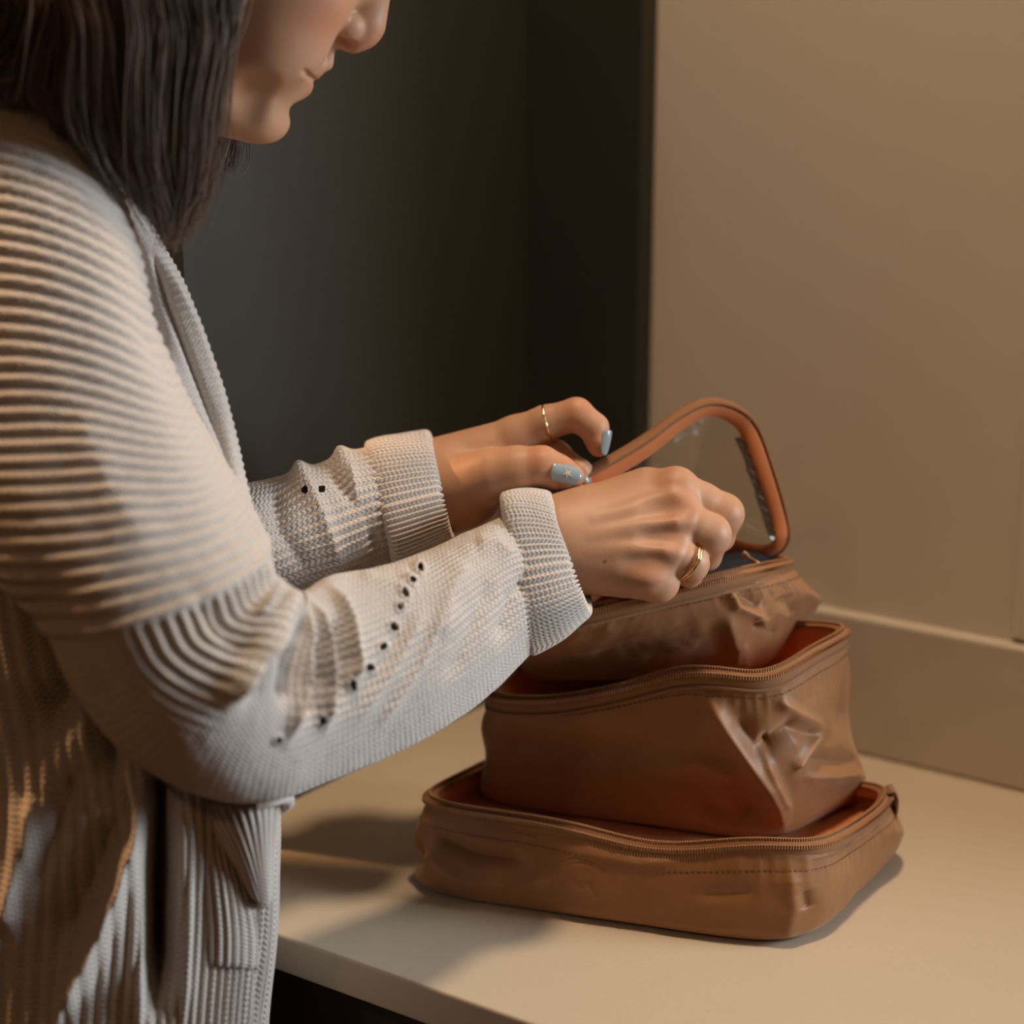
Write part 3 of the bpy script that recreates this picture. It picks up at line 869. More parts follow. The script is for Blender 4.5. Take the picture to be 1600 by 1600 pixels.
# lips
S.ell(hp(-20, -40), (23, 17, 44), HA, 14)
S.ell(hp(-22, -76), (26, 18, 40), HA, 9)
S.ell(hp(8, -112), (16, 13, 40), HA, 14, 'cut')
S.rc(hp(-14, 14), hp(4, -24), 8, 8, 14)
# nose
S.rc(hp(-10, 150), hp(22, 66), 20, 26, 22)
S.rc(hp(14, 56), hp(22, 48), 27, 26, 14)
S.rc(hp(-20, 40), hp(12, 34), 26, 24, 12)
for sg in (-1, 1):
    S.ell(hp(-5, 42, sg * 28), (26, 22, 17), HA, 7)
    S.rc(hp(-32, 50, sg * 46), hp(-34, 18, sg * 46), 3, 3, 12, 'cut')
    S.rc(hp(-42, 10, sg * 56), hp(-62, -46, sg * 62), 3, 3, 18, 'cut')  # fold from nose to mouth
def surf_z(fw, up):
    """half width of the face at a profile position"""
    p = hp(fw, up); i, j = np.round((p[:2] - S.lo[:2]) / S.res).astype(int)
    zz = S.lo[2] + S.res * np.arange(S.n[2]); ins = zz[S.F[i, j] < 0]
    return -ins.min() if len(ins) else 0.0
def surf_f(up, z):
    """how far forward the face reaches at a height and side position"""
    for fw in np.arange(70, -300, -2.0):
        q = np.round((hp(fw, up, z) - S.lo) / S.res).astype(int)
        if (q >= 0).all() and (q < S.n).all() and S.F[tuple(q)] < 0: return fw
    return -300.0
mouth = [(fw, -58 + 0.16 * (6 - fw)) for fw in (4, -3, -10, -17, -25)]
mz = [surf_z(fw, up) for fw, up in mouth]; mz[0] = min(mz[0], 14.0)
nz_ = surf_z(9, 20)
for sg in (-1, 1):
    for k in range(4):
        S.rc(hp(*mouth[k], sg * mz[k]), hp(*mouth[k + 1], sg * mz[k + 1]), 4.5, 4.5 - 0.3 * k, 3, 'cut')
    S.ell(hp(6, 19, sg * 24), (19, 9, 13), HA, 4, 'cut')                                    # nostril
    S.rc(hp(-31, 24, sg * 43), hp(-29, 52, sg * 44), 3, 3, 9, 'cut')                         # crease round the wing of the nose
    S.rc(hp(-29, 52, sg * 44), hp(-4, 68, sg * 36), 3, 2, 9, 'cut')
    cr = [(-66, -118), (-62, -132), (-57, -148), (-50, -165)]                                 # hollow beside the chin
    cz = [surf_z(*q) + 23 for q in cr]
    for k in range(3):
        S.rc(hp(*cr[k], sg * cz[k]), hp(*cr[k + 1], sg * cz[k + 1]), 16, 16, 34, 'cut')
S.rc(hp(20, 21), hp(-12, 12), 8, 8, 12)                                                        # septum
LASH = [[hp(surf_f(u_, z_ * sg) + 1, u_, z_ * sg) for u_, z_ in ((116, 46), (108, 62), (105, 80), (108, 98), (117, 114))] for sg in (-1, 1)]
BROW = [[hp(surf_f(u_, z_ * sg) + 1, u_, z_ * sg) for u_, z_ in ((176, 30), (188, 52), (194, 76), (190, 100), (178, 122))] for sg in (-1, 1)]
V, f = S.mesh()
T = np.ones((len(V), 3))
for c, r, col in ((hp(-6, -40), (16, 12, 1), (0.98, 0.72, 0.68)), (hp(-4, -74), (20, 13, 1), (1.05, 0.80, 0.76))):
    q = np.stack([(V[:, :2] - c[:2]) @ Fd / r[0], (V[:, :2] - c[:2]) @ Ud / r[1], V[:, 2] / 44], 1)
    w = np.clip(1.6 - np.linalg.norm(q, axis=1) * 1.2, 0, 1)[:, None]
    T = T * (1 - w) + np.array(col) * w
for sg in (-1, 1):
    T = spot(V, hp(-50, 36, sg * 110), (70, 60, 60), (1.06, 0.84, 0.78), T)
T = spot(V, hp(34, 44), (34, 34, 40), (1.03, 0.86, 0.82), T)
add_body(HD.w(V), f, T)

# ---------------------------------------------------------------- trunk, arms, neck under the clothes (in metres)
SHR = W(20, 360, 1.055); ELR = W(345, 1080, 0.985); MDR = W(600, 1038, 1.035)
WRR = HR.w([800, 895, -5]); WRL = HL.w([560, 815, 10])
ELL = W(200, 885, 1.112); SHL = W(-230, 340, 1.16)
NK = HD.w([0, 215, 40])
S = SDF((-1.35, 0.25, 0.5), (-0.35, 1.05, 1.62), 0.008)
hipc = W(60, 1560, 1.12)
S.rc(SHR, ELR, 0.034, 0.028, 0.02); S.rc(ELR, MDR, 0.028, 0.030, 0.02); S.rc(MDR, WRR, 0.030, 0.024, 0.02)
S.rc(SHL, ELL, 0.042, 0.036, 0.02); S.rc(ELL, WRL, 0.036, 0.024, 0.02)
S.rc(SHR, SHL, 0.032, 0.032, 0.03); S.rc(NK, (SHR + SHL) / 2, 0.036, 0.05, 0.03)
ch = (SHR + SHL) / 2 - UP0 * 0.16
S.rc((SHR + SHL) / 2 - UP0 * 0.03, ch, 0.05, 0.06, 0.04); S.rc(ch, hipc, 0.06, 0.06, 0.04)
V, f = S.mesh()
add_body(V, f)
V, f = join(body_parts)
body = link('body', mesh_from('body', V, f, tint=np.concatenate(tints)), M['skin'], person)
body['label'] = 'bowed head in profile and two hands with blue-grey nails'

# ---------------------------------------------------------------- nails and rings
def nail(fr, c, along, normal, L, Wd, name='nail', star=False):
    """an almond nail plate; c, along, normal in the frame's pixel units"""
    al = unit(np.array(along, float)); no = unit(np.array(normal, float)); no = unit(no - al * (no @ al)); sd = np.cross(al, no)
    nu, nv = 15, 11
    u = np.linspace(-1, 1, nu); v_ = np.linspace(-1, 1, nv)
    G = np.zeros((nu, nv, 3))
    for i, a in enumerate(u):
        wd = Wd * (math.sqrt(max(0, 1 - ((a + 0.1) / 1.1) ** 2)) ** 0.8 if a > -0.1 else math.sqrt(max(0.0, 1 - ((a + 0.1) / 0.95) ** 4)))
        wd = max(wd, 0.4)
        for j, b in enumerate(v_):
            G[i, j] = np.array(c) + al * a * L + sd * b * wd + no * (-(b * wd) ** 2 / (Wd * 2.1) - 1.8 * a * a)
    top = G.reshape(-1, 3); bot = (G - no * 2.0).reshape(-1, 3)
    f1 = grid_faces(nu, nv, False); f2 = f1[:, ::-1] + nu * nv
    edge = [i * nv for i in range(nu)] + [(nu - 1) * nv + j for j in range(1, nv)] + [i * nv + nv - 1 for i in range(nu - 2, -1, -1)] + [j for j in range(nv - 2, 0, -1)]
    f3 = [(edge[k], edge[(k + 1) % len(edge)], edge[(k + 1) % len(edge)] + nu * nv, edge[k] + nu * nv) for k in range(len(edge))]
    o = link(name, mesh_from(name, fr.w(np.concatenate([top, bot])), np.concatenate([f1, f2, np.array(f3)])), M['nail'], person)
    o['label'] = 'blue-grey painted fingernail'
    if star:
        cc = np.array(c) + al * 1 + no * 0.7
        pts = []
        for k in range(10):
            r = 9.0 if k % 2 == 0 else 3.4
            q = 2 * math.pi * k / 10 + 0.3
            b = r * math.sin(q)
            pts.append(cc + al * r * math.cos(q) + sd * b + no * (-(b ** 2) / (Wd * 2.1)))
        pts.append(cc + no * 0.3)
        fs = np.array([(10, k, (k + 1) % 10, (k + 1) % 10) for k in range(10)])
        me = bpy.data.meshes.new('nail_star')
        me.from_pydata([tuple(p) for p in fr.w(np.array(pts))], [], [(10, k, (k + 1) % 10) for k in range(10)])
        link('nail_star', me, M['nail_star'], o)
nail(HL, (883, 739, -100.5), (0.94, 0.25, 0.16), (0.12, -0.14, -0.97), 24, 16, star=True)
nail(HL, (948.5, 693, -37), (-0.22, 0.97, 0.02), (0.72, 0.10, -0.69), 20, 11)
nail(HL, (915, 744, -32), (0.5, 0.85, 0), (0.6, -0.3, -0.7), 12, 10)
nail(HR, (1142, 842, 108), (-0.55, 0.55, 0.6), (0.85, 0.35, 0.4), 15, 14)
nail(HR, (1098, 884, 90), (-0.5, 0.3, 0.8), (0.8, 0.55, 0.2), 15, 13)
nail(HR, (1068, 912, 72), (-0.4, 0.1, 0.9), (0.6, 0.8, 0.1), 14, 12)
def ring(fr, c, axis, r, thick, squash=1.0, label=''):
    ax = unit(np.array(axis, float)); s1 = unit(np.cross(ax, [0, 0, 1.0])); s2 = np.cross(ax, s1)
    a = np.linspace(0, 2 * math.pi, 48, endpoint=False)
    P = np.array(c) + r * (np.cos(a)[:, None] * s1 + squash * np.sin(a)[:, None] * s2)
    v, f = tube(fr.w(P), thick * fr.s * (1 + 0.15 * np.sin(a * 12)), 8, closed=True)
    o = link('finger_ring', mesh_from('finger_ring', v, f), M['gold'], person); o['label'] = label
ring(HL, (856, 660, -7), (0.94, -0.26, -0.16), 27.0, 2.3, label='thin gold ring on the raised index finger')
ring(HR, (1074, 876, -14), (0.82, 0.46, 0.34), 31.0, 2.4, label='gold ring on the curled ring finger')
ring(HR, (1078, 878, -12), (0.82, 0.46, 0.34), 31.0, 1.8, label='second fine gold band on the curled ring finger')

# ---------------------------------------------------------------- cardigan
def sections(lst):
    """rows (Lx, Ly, Rx, Ry, depth L, depth R, half thickness m, bow px) -> world left, right and depth vectors"""
    A = np.array(lst, float)
    PL = W(A[:, 0], A[:, 1], A[:, 4]); PR = W(A[:, 2], A[:, 3], A[:, 5])
    mid = (PL + PR) / 2
    tc = unit(C - mid)
    N = tc * A[:, 6:7] - UP * (A[:, 7] * (A[:, 4] + A[:, 5]) / 2 / FPX)[:, None]
    return PL, PR, N
def loft(lst, nu, nv, power=2.2):
    PL, PR, N = sections(lst)
    PL, PR, N = (catmull(q, nu) for q in (PL, PR, N))
    a = np.linspace(0, 2 * math.pi, nv, endpoint=False)
    ca, sa = np.cos(a), np.sin(a)
    e = 2.0 / power
    ca = np.sign(ca) * np.abs(ca) ** e; sa = np.sign(sa) * np.abs(sa) ** e
    G = ((PL + PR) / 2)[:, None] + ((PR - PL) / 2)[:, None] * ca[None, :, None] + N[:, None] * sa[None, :, None]
    t = np.linspace(0, len(lst) - 1, nu)
    Nn = grid_normals(G)
    c = G.mean(1, keepdims=True)
    s = np.sign(np.einsum('ijk,ijk->ij', Nn, G - c).sum())
    return G, Nn * s, t, a
def uv_of(G, jn, in_):
    """arc lengths in metres along u (line jn) and v (ring in_)"""
    lu = np.concatenate([[0], np.cumsum(np.linalg.norm(np.diff(G[:, jn], axis=0), axis=1))])
    lv = np.concatenate([[0], np.cumsum(np.linalg.norm(np.diff(G[in_], axis=0), axis=1))])
    U, V_ = np.meshgrid(lu, lv, indexing='ij')
    return lu, lv, np.stack([U, V_], -1).reshape(-1, 2)

cardigan = empty('cardigan', (-0.80, 0.62, 0.75))
cardigan.parent = person; cardigan.matrix_parent_inverse = person.matrix_world.inverted()
cardigan['label'] = 'chunky oatmeal knit cardigan with turned-up cuffs'

# right sleeve: drop shoulder with cross ribs, seam, gathered elbow, forearm
RS = [(-230, 60, 0, 128, 1.10, 1.06, .050, 0), (-300, 150, 95, 178, 1.09, 1.03, .070, -30), (-330, 270, 172, 262, 1.08, 1.02, .085, -20),
      (-320, 400, 218, 380, 1.06, 1.01, .090, 0), (-280, 520, 245, 500, 1.04, 1.00, .090, 22), (-210, 640, 292, 620, 1.02, .995, .088, 36),
      (-130, 745, 345, 715, 1.00, .99, .086, 48), (-40, 855, 392, 790, .985, .985, .083, 58), (60, 955, 415, 845, .975, .98, .080, 56),
      (112, 1060, 424, 895, .97, .98, .076, 40), (175, 1152, 446, 920, .968, .98, .072, 16), (255, 1216, 463, 930, .967, .982, .068, 0),
      (345, 1249, 470, 930, .970, .985, .064, 0), (430, 1251, 482, 924, .978, .99, .060, 0), (512, 1222, 520, 904, .990, 1.0, .056, 0),
      (602, 1184, 590, 892, 1.005, 1.015, .054, 0), (692, 1138, 668, 866, 1.02, 1.03, .051, 0), (762, 1090, 735, 832, 1.035, 1.042, .047, 0),
      (820, 1035, 790, 808, 1.048, 1.052, .042, 0), (862, 985, 842, 808, 1.056, 1.060, .036, 0)]
NU, NV = 760, 560
RS = np.array(RS, float)
sh = 0.052 * np.clip((np.arange(len(RS)) - 11.0) / 8.0, 0, 1)           # the forearm reaches away over the bags
RS[:, 4] += sh; RS[:, 5] += sh
G, N, t, a = loft(RS, NU, NV, 2.15)
x, y, _ = proj(G)
lu, lv, uv = uv_of(G, NV // 4, int(NU * 9 / 19))
T_ = t[:, None]; A_ = a[None, :]
px = lu[:, None] * FPX / 1.0
# cross ribs above the seam
i8 = np.argmin(np.abs(t - 8.0))
per = 0.0094
phase = (lu[:, None] - lu[i8]) / per * 2 * np.pi
phase = phase - 2 * np.pi / per * 0.045 * np.clip(np.cos(A_), 0, 1) ** 2 * (1 - sst(T_, 4.5, 7.2))
amp = 0.0017 * (1 - 0.5 * sst(np.cos(A_), 0.6, 0.95)) * sst(T_, 0.6, 3.4) * (1 - sst(T_, 7.75, 8.0))
D = np.zeros(G.shape[:2]) + amp * (np.abs(np.cos(phase / 2)) ** 0.8 * 2 - 1)
# seam and lengthwise ribs below it, fading over the elbow
D += 0.0022 * np.exp(-((T_ - 8.03) / 0.10) ** 2)
th = A_ * lv[-1] / (2 * np.pi)
long_amp = 0.0015 * sst(T_, 8.05, 8.3) * (1 - sst(T_, 10.0, 11.6)) * sst(np.cos(A_ - 0.95), 0.35, 0.75)
D += long_amp * np.cos(2 * np.pi * th / 0.0072)
fore = 0.00045 * sst(T_, 12.5, 14.0)
D += fore * np.cos(2 * np.pi * th / 0.0056 + 6 * np.sin(T_ * 0.8))
# gathers fanning out of the elbow crease
D += ridges(G, N, [
    ([(474, 922), (440, 980), (395, 1035), (350, 1098)], 15, 0.013), ([(470, 958), (425, 1030), (385, 1095)], 14, -0.009),
    ([(470, 950), (480, 1000), (476, 1070), (445, 1160)], 8, 0.007), ([(455, 1000), (452, 1050), (440, 1095)], 10, -0.008),
    ([(484, 945), (510, 1000), (517, 1070), (506, 1140)], 8, 0.0075), ([(488, 1000), (496, 1060), (480, 1120)], 9, -0.007),
    ([(520, 920), (548, 970), (560, 1030), (556, 1065)], 8, 0.006), ([(520, 965), (536, 1030), (528, 1100)], 11, -0.006),
    ([(470, 915), (455, 925), (430, 900)], 16, 0.006), ([(405, 870), (430, 930), (400, 975)], 14, 0.005),
    ([(300, 925), (360, 1000), (420, 1050)], 18, -0.003),
    ([(560, 900), (620, 920), (650, 905)], 20, 0.003), ([(660, 960), (620, 1040), (560, 1130)], 9, 0.0022), ([(690, 950), (660, 1040), (590, 1140)], 8, 0.0022),
    ([(640, 955), (600, 1030), (540, 1110)], 10, -0.0016), ([(765, 905), (735, 985), (700, 1060)], 16, -0.003), ([(800, 870), (775, 850), (745, 850)], 12, 0.003),
    ([(830, 900), (800, 930), (780, 1000)], 14, -0.004), ([(730, 880), (700, 930), (690, 1000)], 15, 0.003)])
# drape of the heavy upper sleeve
D += ridges(G, N, [([(222, 500), (262, 570), (310, 650), (372, 760)], 15, -0.006), ([(120, 640), (170, 760), (240, 860)], 40, 0.003), ([(60, 900), (110, 1000), (190, 1110)], 30, -0.004)])
D += 0.003 * vnoise(G, 14, 31, 2) + 0.0006 * vnoise(G, 120, 33, 2)
G2 = G + N * D[..., None]
# lace holes: real openings in the knit
holes = [(657, 888, 4.5), (645, 906, 4.5), (633, 927, 4.5), (625, 948, 5), (615, 980, 6.5), (598, 1011, 5.5), (577, 1043, 6), (551, 1071, 5), (503, 1126, 5.5), (434, 1156, 5)]
xq, yq, _ = proj(G2)
near = np.einsum('ijk,ijk->ij', N, C - G2) > 0
hole = np.zeros(xq.shape, bool); lip = np.zeros(xq.shape)
for hx, hy, hr in holes:
    dd = np.hypot((xq - hx) * 1.15 + (yq - hy) * 0.35 * math.sin(hx), (yq - hy) * (0.9 + 0.25 * math.cos(hy)))
    hole |= (dd < hr) & near
    lip += np.where(near, np.exp(-((dd - hr - 3) / 3.0) ** 2), 0)
G2 = G2 + N * (0.0012 * lip)[..., None]
F_ = grid_faces(NU, NV)
hv = hole.reshape(-1)
F_ = F_[~hv[F_].any(1)]
sl_o = link('sleeve', mesh_from('sleeve', G2.reshape(-1, 3), F_, uvs=uv), M['knit'], cardigan)
sl_o['label'] = 'near sleeve with cross ribs, lace holes and elbow gathers'
lin = G2 - N * 0.0035
link('sleeve_inside', mesh_from('sleeve_inside', lin[int(NU * .55)::3, ::3].reshape(-1, 3), grid_faces(len(range(int(NU * .55), NU, 3)), len(range(0, NV, 3)))), M['knit'], sl_o)

def cuff(lst, name, label, ribs, seed, lip_out=0.0035):
    nu, nv = 110, 720
    G, N, t, a = loft(lst, nu, nv, 2.4)
    lu, lv, uv = uv_of(G, nv // 4, nu // 2)
    u01 = np.linspace(0, 1, nu)[:, None]
    D = 0.00135 * (np.abs(np.cos(ribs * a[None, :] / 2 + 0.5 * np.sin(u01 * 3))) * 2 - 1)
    D = D + 0.0016 * vnoise(G, 25, seed, 2)
    # rolled edges
    edge = np.minimum(u01, 1 - u01)
    D = D - 0.006 * (1 - np.sqrt(np.clip(1 - (1 - np.clip(edge / 0.09, 0, 1)) ** 2, 0, 1)))
    G = G + N * D[..., None]
    inn = G - N * 0.0055
    V = np.concatenate([G, inn[::-1]])
    uv2 = np.concatenate([uv.reshape(nu, nv, 2), uv.reshape(nu, nv, 2)[::-1]]).reshape(-1, 2)
    o = link(name, mesh_from(name, V.reshape(-1, 3), grid_faces(2 * nu, nv, True, True), uvs=uv2), M['knit_rib'], cardigan)
    o['label'] = label
    return o
#        bottom          top
cuff([(q[0], q[1], q[2], q[3], q[4] + 0.053, q[5] + 0.053, q[6], q[7]) for q in [(826, 1026, 778, 776, 1.046, 1.062, .044, -4), (850, 1014, 800, 768, 1.048, 1.064, .046, 2), (880, 995, 822, 766, 1.050, 1.066, .046, 8), (905, 973, 842, 768, 1.053, 1.067, .045, 14), (922, 955, 858, 774, 1.056, 1.068, .043, 18), (918, 938, 866, 796, 1.058, 1.068, .036, 20)]],
     'cuff', 'wide ribbed cuff turned back on the near wrist', 84, 41)

# left sleeve and cuff (far arm)
LS = [(120, 1010, 200, 760, 1.10, 1.12, .055, 0), (250, 985, 300, 775, 1.105, 1.12, .055, 0), (360, 960, 385, 760, 1.115, 1.125, .053, 0), (440, 940, 440, 748, 1.125, 1.132, .050, 0), (520, 912, 500, 728, 1.135, 1.142, .047, 0),
      (590, 885, 565, 706, 1.146, 1.152, .044, 0), (640, 862, 610, 700, 1.154, 1.160, .040, 0)]
NU, NV = 300, 400
G, N, t, a = loft(LS, NU, NV, 2.2)
lu, lv, uv = uv_of(G, NV // 4, NU // 2)
th = a[None, :] * lv[-1] / (2 * np.pi)
D = 0.0010 * np.cos(2 * np.pi * th / 0.0062) + 0.003 * vnoise(G, 16, 51, 2)
D += ridges(G, N, [([(470, 735), (500, 800), (530, 880)], 14, 0.004), ([(510, 725), (560, 790), (590, 860)], 12, -0.004), ([(430, 760), (440, 830), (480, 890)], 16, -0.004), ([(545, 720), (555, 770), (575, 840)], 9, 0.003)])
xq, yq, _ = proj(G)
D += 0.006 * np.exp(-(np.hypot(xq - 470, yq - 735) / 14) ** 2) + 0.006 * np.exp(-(np.hypot(xq - 535, yq - 712) / 14) ** 2)
G = G + N * D[..., None]
xq, yq, _ = proj(G); near = np.einsum('ijk,ijk->ij', N, C - G) > 0
hole = np.zeros(xq.shape, bool)
for hx, hy, hr in ((476, 765, 5), (503, 764, 5)):
    hole |= (np.hypot(xq - hx, yq - hy) < hr) & near
F_ = grid_faces(NU, NV); F_ = F_[~hole.reshape(-1)[F_].any(1)]
o = link('sleeve', mesh_from('sleeve', G.reshape(-1, 3), F_, uvs=uv), M['knit'], cardigan)
o['label'] = 'far sleeve in shade behind the near arm'
cuff([(616, 894, 566, 696, 1.142, 1.166, .046, -4), (640, 884, 590, 686, 1.144, 1.168, .048, 0), (668, 868, 622, 680, 1.147, 1.170, .048, 4), (692, 852, 650, 676, 1.150, 1.172, .047, 8), (706, 842, 668, 676, 1.153, 1.173, .045, 10), (704, 826, 676, 694, 1.155, 1.173, .038, 12)],
     'cuff', 'ribbed cuff turned back on the far wrist', 78, 43)

# trunk of the cardigan with vertical ribs and deep folds, collar end tucked under the hair
TR = [(-140, 60, 60, 150, 1.12, 1.10, .05, 0), (-330, 190, 90, 220, 1.13, 1.10, .075, 0), (-430, 420, 190, 440, 1.14, 1.09, .095, 0), (-440, 700, 260, 700, 1.14, 1.08, .105, 10), (-430, 950, 350, 960, 1.14, 1.07, .110, 20),
      (-420, 1200, 428, 1200, 1.13, 1.07, .112, 30), (-420, 1400, 432, 1390, 1.13, 1.075, .112, 34), (-420, 1620, 416, 1600, 1.13, 1.075, .112, 36), (-420, 1850, 410, 1830, 1.13, 1.08, .112, 36), (-410, 2050, 405, 2030, 1.13, 1.08, .110, 36)]
NU, NV = 420, 900
G, N, t, a = loft(TR, NU, NV, 2.3)
lu, lv, uv = uv_of(G, NV // 4, int(NU * .6))
th = a[None, :] * lv[-1] / (2 * np.pi)
D = 0.0013 * (np.abs(np.cos(np.pi * th / 0.0066)) * 2 - 1) * sst(t, 0.8, 2.0)[:, None]
D += ridges(G, N, [
    ([(252, 1180), (250, 1300), (248, 1420), (250, 1560)], 20, -0.050), ([(218, 1230), (220, 1330), (222, 1450), (220, 1620)], 12, 0.010),
    ([(215, 1290), (190, 1380), (150, 1480), (90, 1600)], 16, 0.014), ([(180, 1280), (140, 1380), (90, 1480)], 26, -0.014),
    ([(30, 860), (60, 960), (90, 1060), (60, 1150)], 34, -0.030), ([(110, 1060), (150, 1120), (175, 1220)], 16, -0.030),
    ([(60, 1240), (40, 1350), (0, 1460)], 26, 0.012), ([(120, 1200), (90, 1290), (40, 1400)], 20, -0.008), ([(285, 1280), (290, 1400), (288, 1600)], 14, 0.006),
    ([(424, 1280), (424, 1400), (412, 1600)], 10, 0.003), ([(408, 1300), (406, 1400), (400, 1600)], 5, -0.003)])
D += 0.004 * vnoise(G, 10, 61, 2)
G = G + N * D[..., None]
o = link('cardigan_body', mesh_from('cardigan_body', G.reshape(-1, 3), grid_faces(NU, NV), uvs=uv), M['knit'], cardigan)
o['label'] = 'ribbed hanging body of the cardigan with deep folds'

# front band (lapel) running from the neck down beyond the near arm
LB = [(70, 150, 130, 205, 1.09, 1.10, .012, 0), (150, 250, 205, 300, 1.08, 1.09, .014, 0), (212, 390, 262, 395, 1.065, 1.07, .016, 0), (238, 490, 306, 478, 1.055, 1.06, .018, 0), (262, 590, 345, 590, 1.045, 1.055, .019, 0), (300, 690, 370, 685, 1.04, 1.05, .019, 0),
      (345, 780, 388, 765, 1.035, 1.045, .018, 0), (370, 860, 410, 850, 1.03, 1.04, .016, 0), (380, 940, 420, 940, 1.04, 1.05, .015, 0)]
G, N, t, a = loft(LB, 300, 160, 2.4)
lu, lv, uv = uv_of(G, 40, 150)
D = ridges(G, N, [([(240, 400), (258, 470), (300, 570), (350, 690), (382, 770)], 6, -0.006), ([(225, 440), (240, 520), (290, 610), (350, 720)], 9, 0.004), ([(262, 420), (300, 500), (335, 590), (368, 700)], 7, 0.003)])
D += 0.002 * vnoise(G, 22, 71, 2) + 0.0004 * np.cos(2 * np.pi * lu[:, None] / 0.005)
G = G + N * D[..., None]
o = link('front_band', mesh_from('front_band', G.reshape(-1, 3), grid_faces(300, 160), uvs=uv), M['knit_rib'], cardigan)

# patch pocket on the front panel, its mouth gaping open
def sheet(corner_rows, nu, nv, depth_off, ribs, name, parent, material, thick=0.004):
    A = np.array(corner_rows, float)                     # [rows][cols](x, y, depth)
    Q = catmull(A, nu); Q = np.transpose(catmull(np.transpose(Q, (1, 0, 2)), nv), (1, 0, 2))
    G = W(Q[..., 0], Q[..., 1], Q[..., 2])
    N = grid_normals(G, False); N = N * np.sign(np.einsum('ijk,ijk->ij', N, C - G).mean())
    lv = np.linalg.norm(G[nu // 2, -1] - G[nu // 2, 0])
    v01 = np.linspace(0, 1, nv)[None, :]; u01 = np.linspace(0, 1, nu)[:, None]
    D = 0.0011 * (np.abs(np.cos(np.pi * ribs * v01)) * 2 - 1)
    e = np.minimum(np.minimum(u01, 1 - u01) * nu / 8.0, np.minimum(v01, 1 - v01) * nv / 8.0)
    D = D - 0.0035 * (1 - np.sqrt(np.clip(1 - (1 - np.clip(e, 0, 1)) ** 2, 0, 1)))
    top = G + N * D[..., None]; bot = G - N * thick
    f1 = grid_faces(nu, nv, False); f2 = f1[:, ::-1] + nu * nv
    edge = [i * nv for i in range(nu)] + [(nu - 1) * nv + j for j in range(1, nv)] + [i * nv + nv - 1 for i in range(nu - 2, -1, -1)] + [j for j in range(nv - 2, 0, -1)]
    f3 = np.array([(edge[k], edge[(k + 1) % len(edge)], edge[(k + 1) % len(edge)] + nu * nv, edge[k] + nu * nv) for k in range(len(edge))])
    U = np.stack(np.broadcast_arrays(u01 * 0.09, v01 * lv), -1).reshape(-1, 2)
    return link(name, mesh_from(name, np.concatenate([top.reshape(-1, 3), bot.reshape(-1, 3)]), np.concatenate([f1, f2, f3]), uvs=np.concatenate([U, U])), material, parent)
pk = sheet([[(276, 1240, 1.018), (300, 1250, 1.008), (330, 1265, 1.004), (352, 1320, 1.006)],
            [(274, 1330, 1.018), (310, 1345, 1.003), (350, 1365, 1.000), (392, 1400, 1.012)],
            [(273, 1430, 1.020), (315, 1440, 1.003), (360, 1450, 1.002), (406, 1462, 1.020)],
            [(274, 1504, 1.020), (315, 1510, 1.004), (360, 1514, 1.004), (406, 1518, 1.022)]], 120, 150, 0, 11, 'pocket', cardigan, M['knit'])
pk['label'] = 'patch pocket with a gaping mouth on the cardigan front'
lipo = sheet([[(296, 1250, 1.006), (345, 1256, 0.992), (400, 1258, 0.990), (447, 1252, 1.010)],
              [(318, 1285, 1.004), (360, 1290, 0.990), (405, 1290, 0.992), (438, 1288, 1.014)],
              [(352, 1335, 1.004), (382, 1340, 0.994), (410, 1345, 1.000), (430, 1348, 1.022)],
              [(400, 1412, 1.010), (408, 1416, 1.006), (416, 1418, 1.012), (424, 1420, 1.026)]], 90, 130, 0, 12, 'pocket_flap', pk, M['knit_rib'])
v, f = tube(catmull(W(*np.array([(400, 1256, .985), (425, 1250, .988), (447, 1246, 1.0), (449, 1256, 1.012), (430, 1264, 1.02), (405, 1262, 1.02)]).T), 40), 0.0035, 10)
link('pocket_edge', mesh_from('pocket_edge', v, f, uvs=np.zeros((len(v), 2))), M['knit_rib'], pk)

# ---------------------------------------------------------------- trousers and shoes (below the frame)
S = SDF((-1.25, 0.3, 0.02), (-0.45, 0.80, 1.02), 0.010)
hp_c = hipc
fwd = unit(np.array([0.45, 0.89, 0.0])); lft = np.array([-fwd[1], fwd[0], 0])
hc = np.array([hp_c[0], hp_c[1], 0.92]) - fwd * 0.02
feet = []
hc = hc + FH * 0.02
S.rc(hc + UP0 * 0.04, hc - UP0 * 0.05, 0.07, 0.075, 0.04)
for sgn in (-1, 1):
    h = hc + lft * 0.05 * sgn - UP0 * 0.03; k = hc + lft * 0.06 * sgn - fwd * 0.02 - UP0 * 0.45; an = hc + lft * 0.085 * sgn - fwd * 0.11; an[2] = 0.085
    S.rc(h, k, 0.07, 0.055, 0.03); S.rc(k, an, 0.058, 0.040, 0.02); feet.append(an)
V, f = S.mesh()
link('trousers', mesh_from('trousers', V, f), M['pants'], person)
for an in feet:
    S = SDF(an + np.array([-0.2, -0.2, -0.09]), an + np.array([0.25, 0.25, 0.08]), 0.006)
    p0 = an * np.array([1, 1, 0])
    S.rc(p0 - fwd * 0.03 + UP0 * 0.034, p0 + fwd * 0.12 + UP0 * 0.030, 0.033, 0.030, 0.02); S.rc(p0 + fwd * 0.12 + UP0 * 0.030, p0 + fwd * 0.165 + UP0 * 0.028, 0.038, 0.028, 0.02)
    S.rc(an - UP0 * 0.045, an - UP0 * 0.01, 0.036, 0.034, 0.02)
    S.F = np.maximum(S.F, -(S.lo[2] + S.res * np.arange(S.n[2]))[None, None, :].astype(np.float32) + 0.004)
    V, f = S.mesh()
    link('shoe', mesh_from('shoe', V, f), M['shoe'], person)

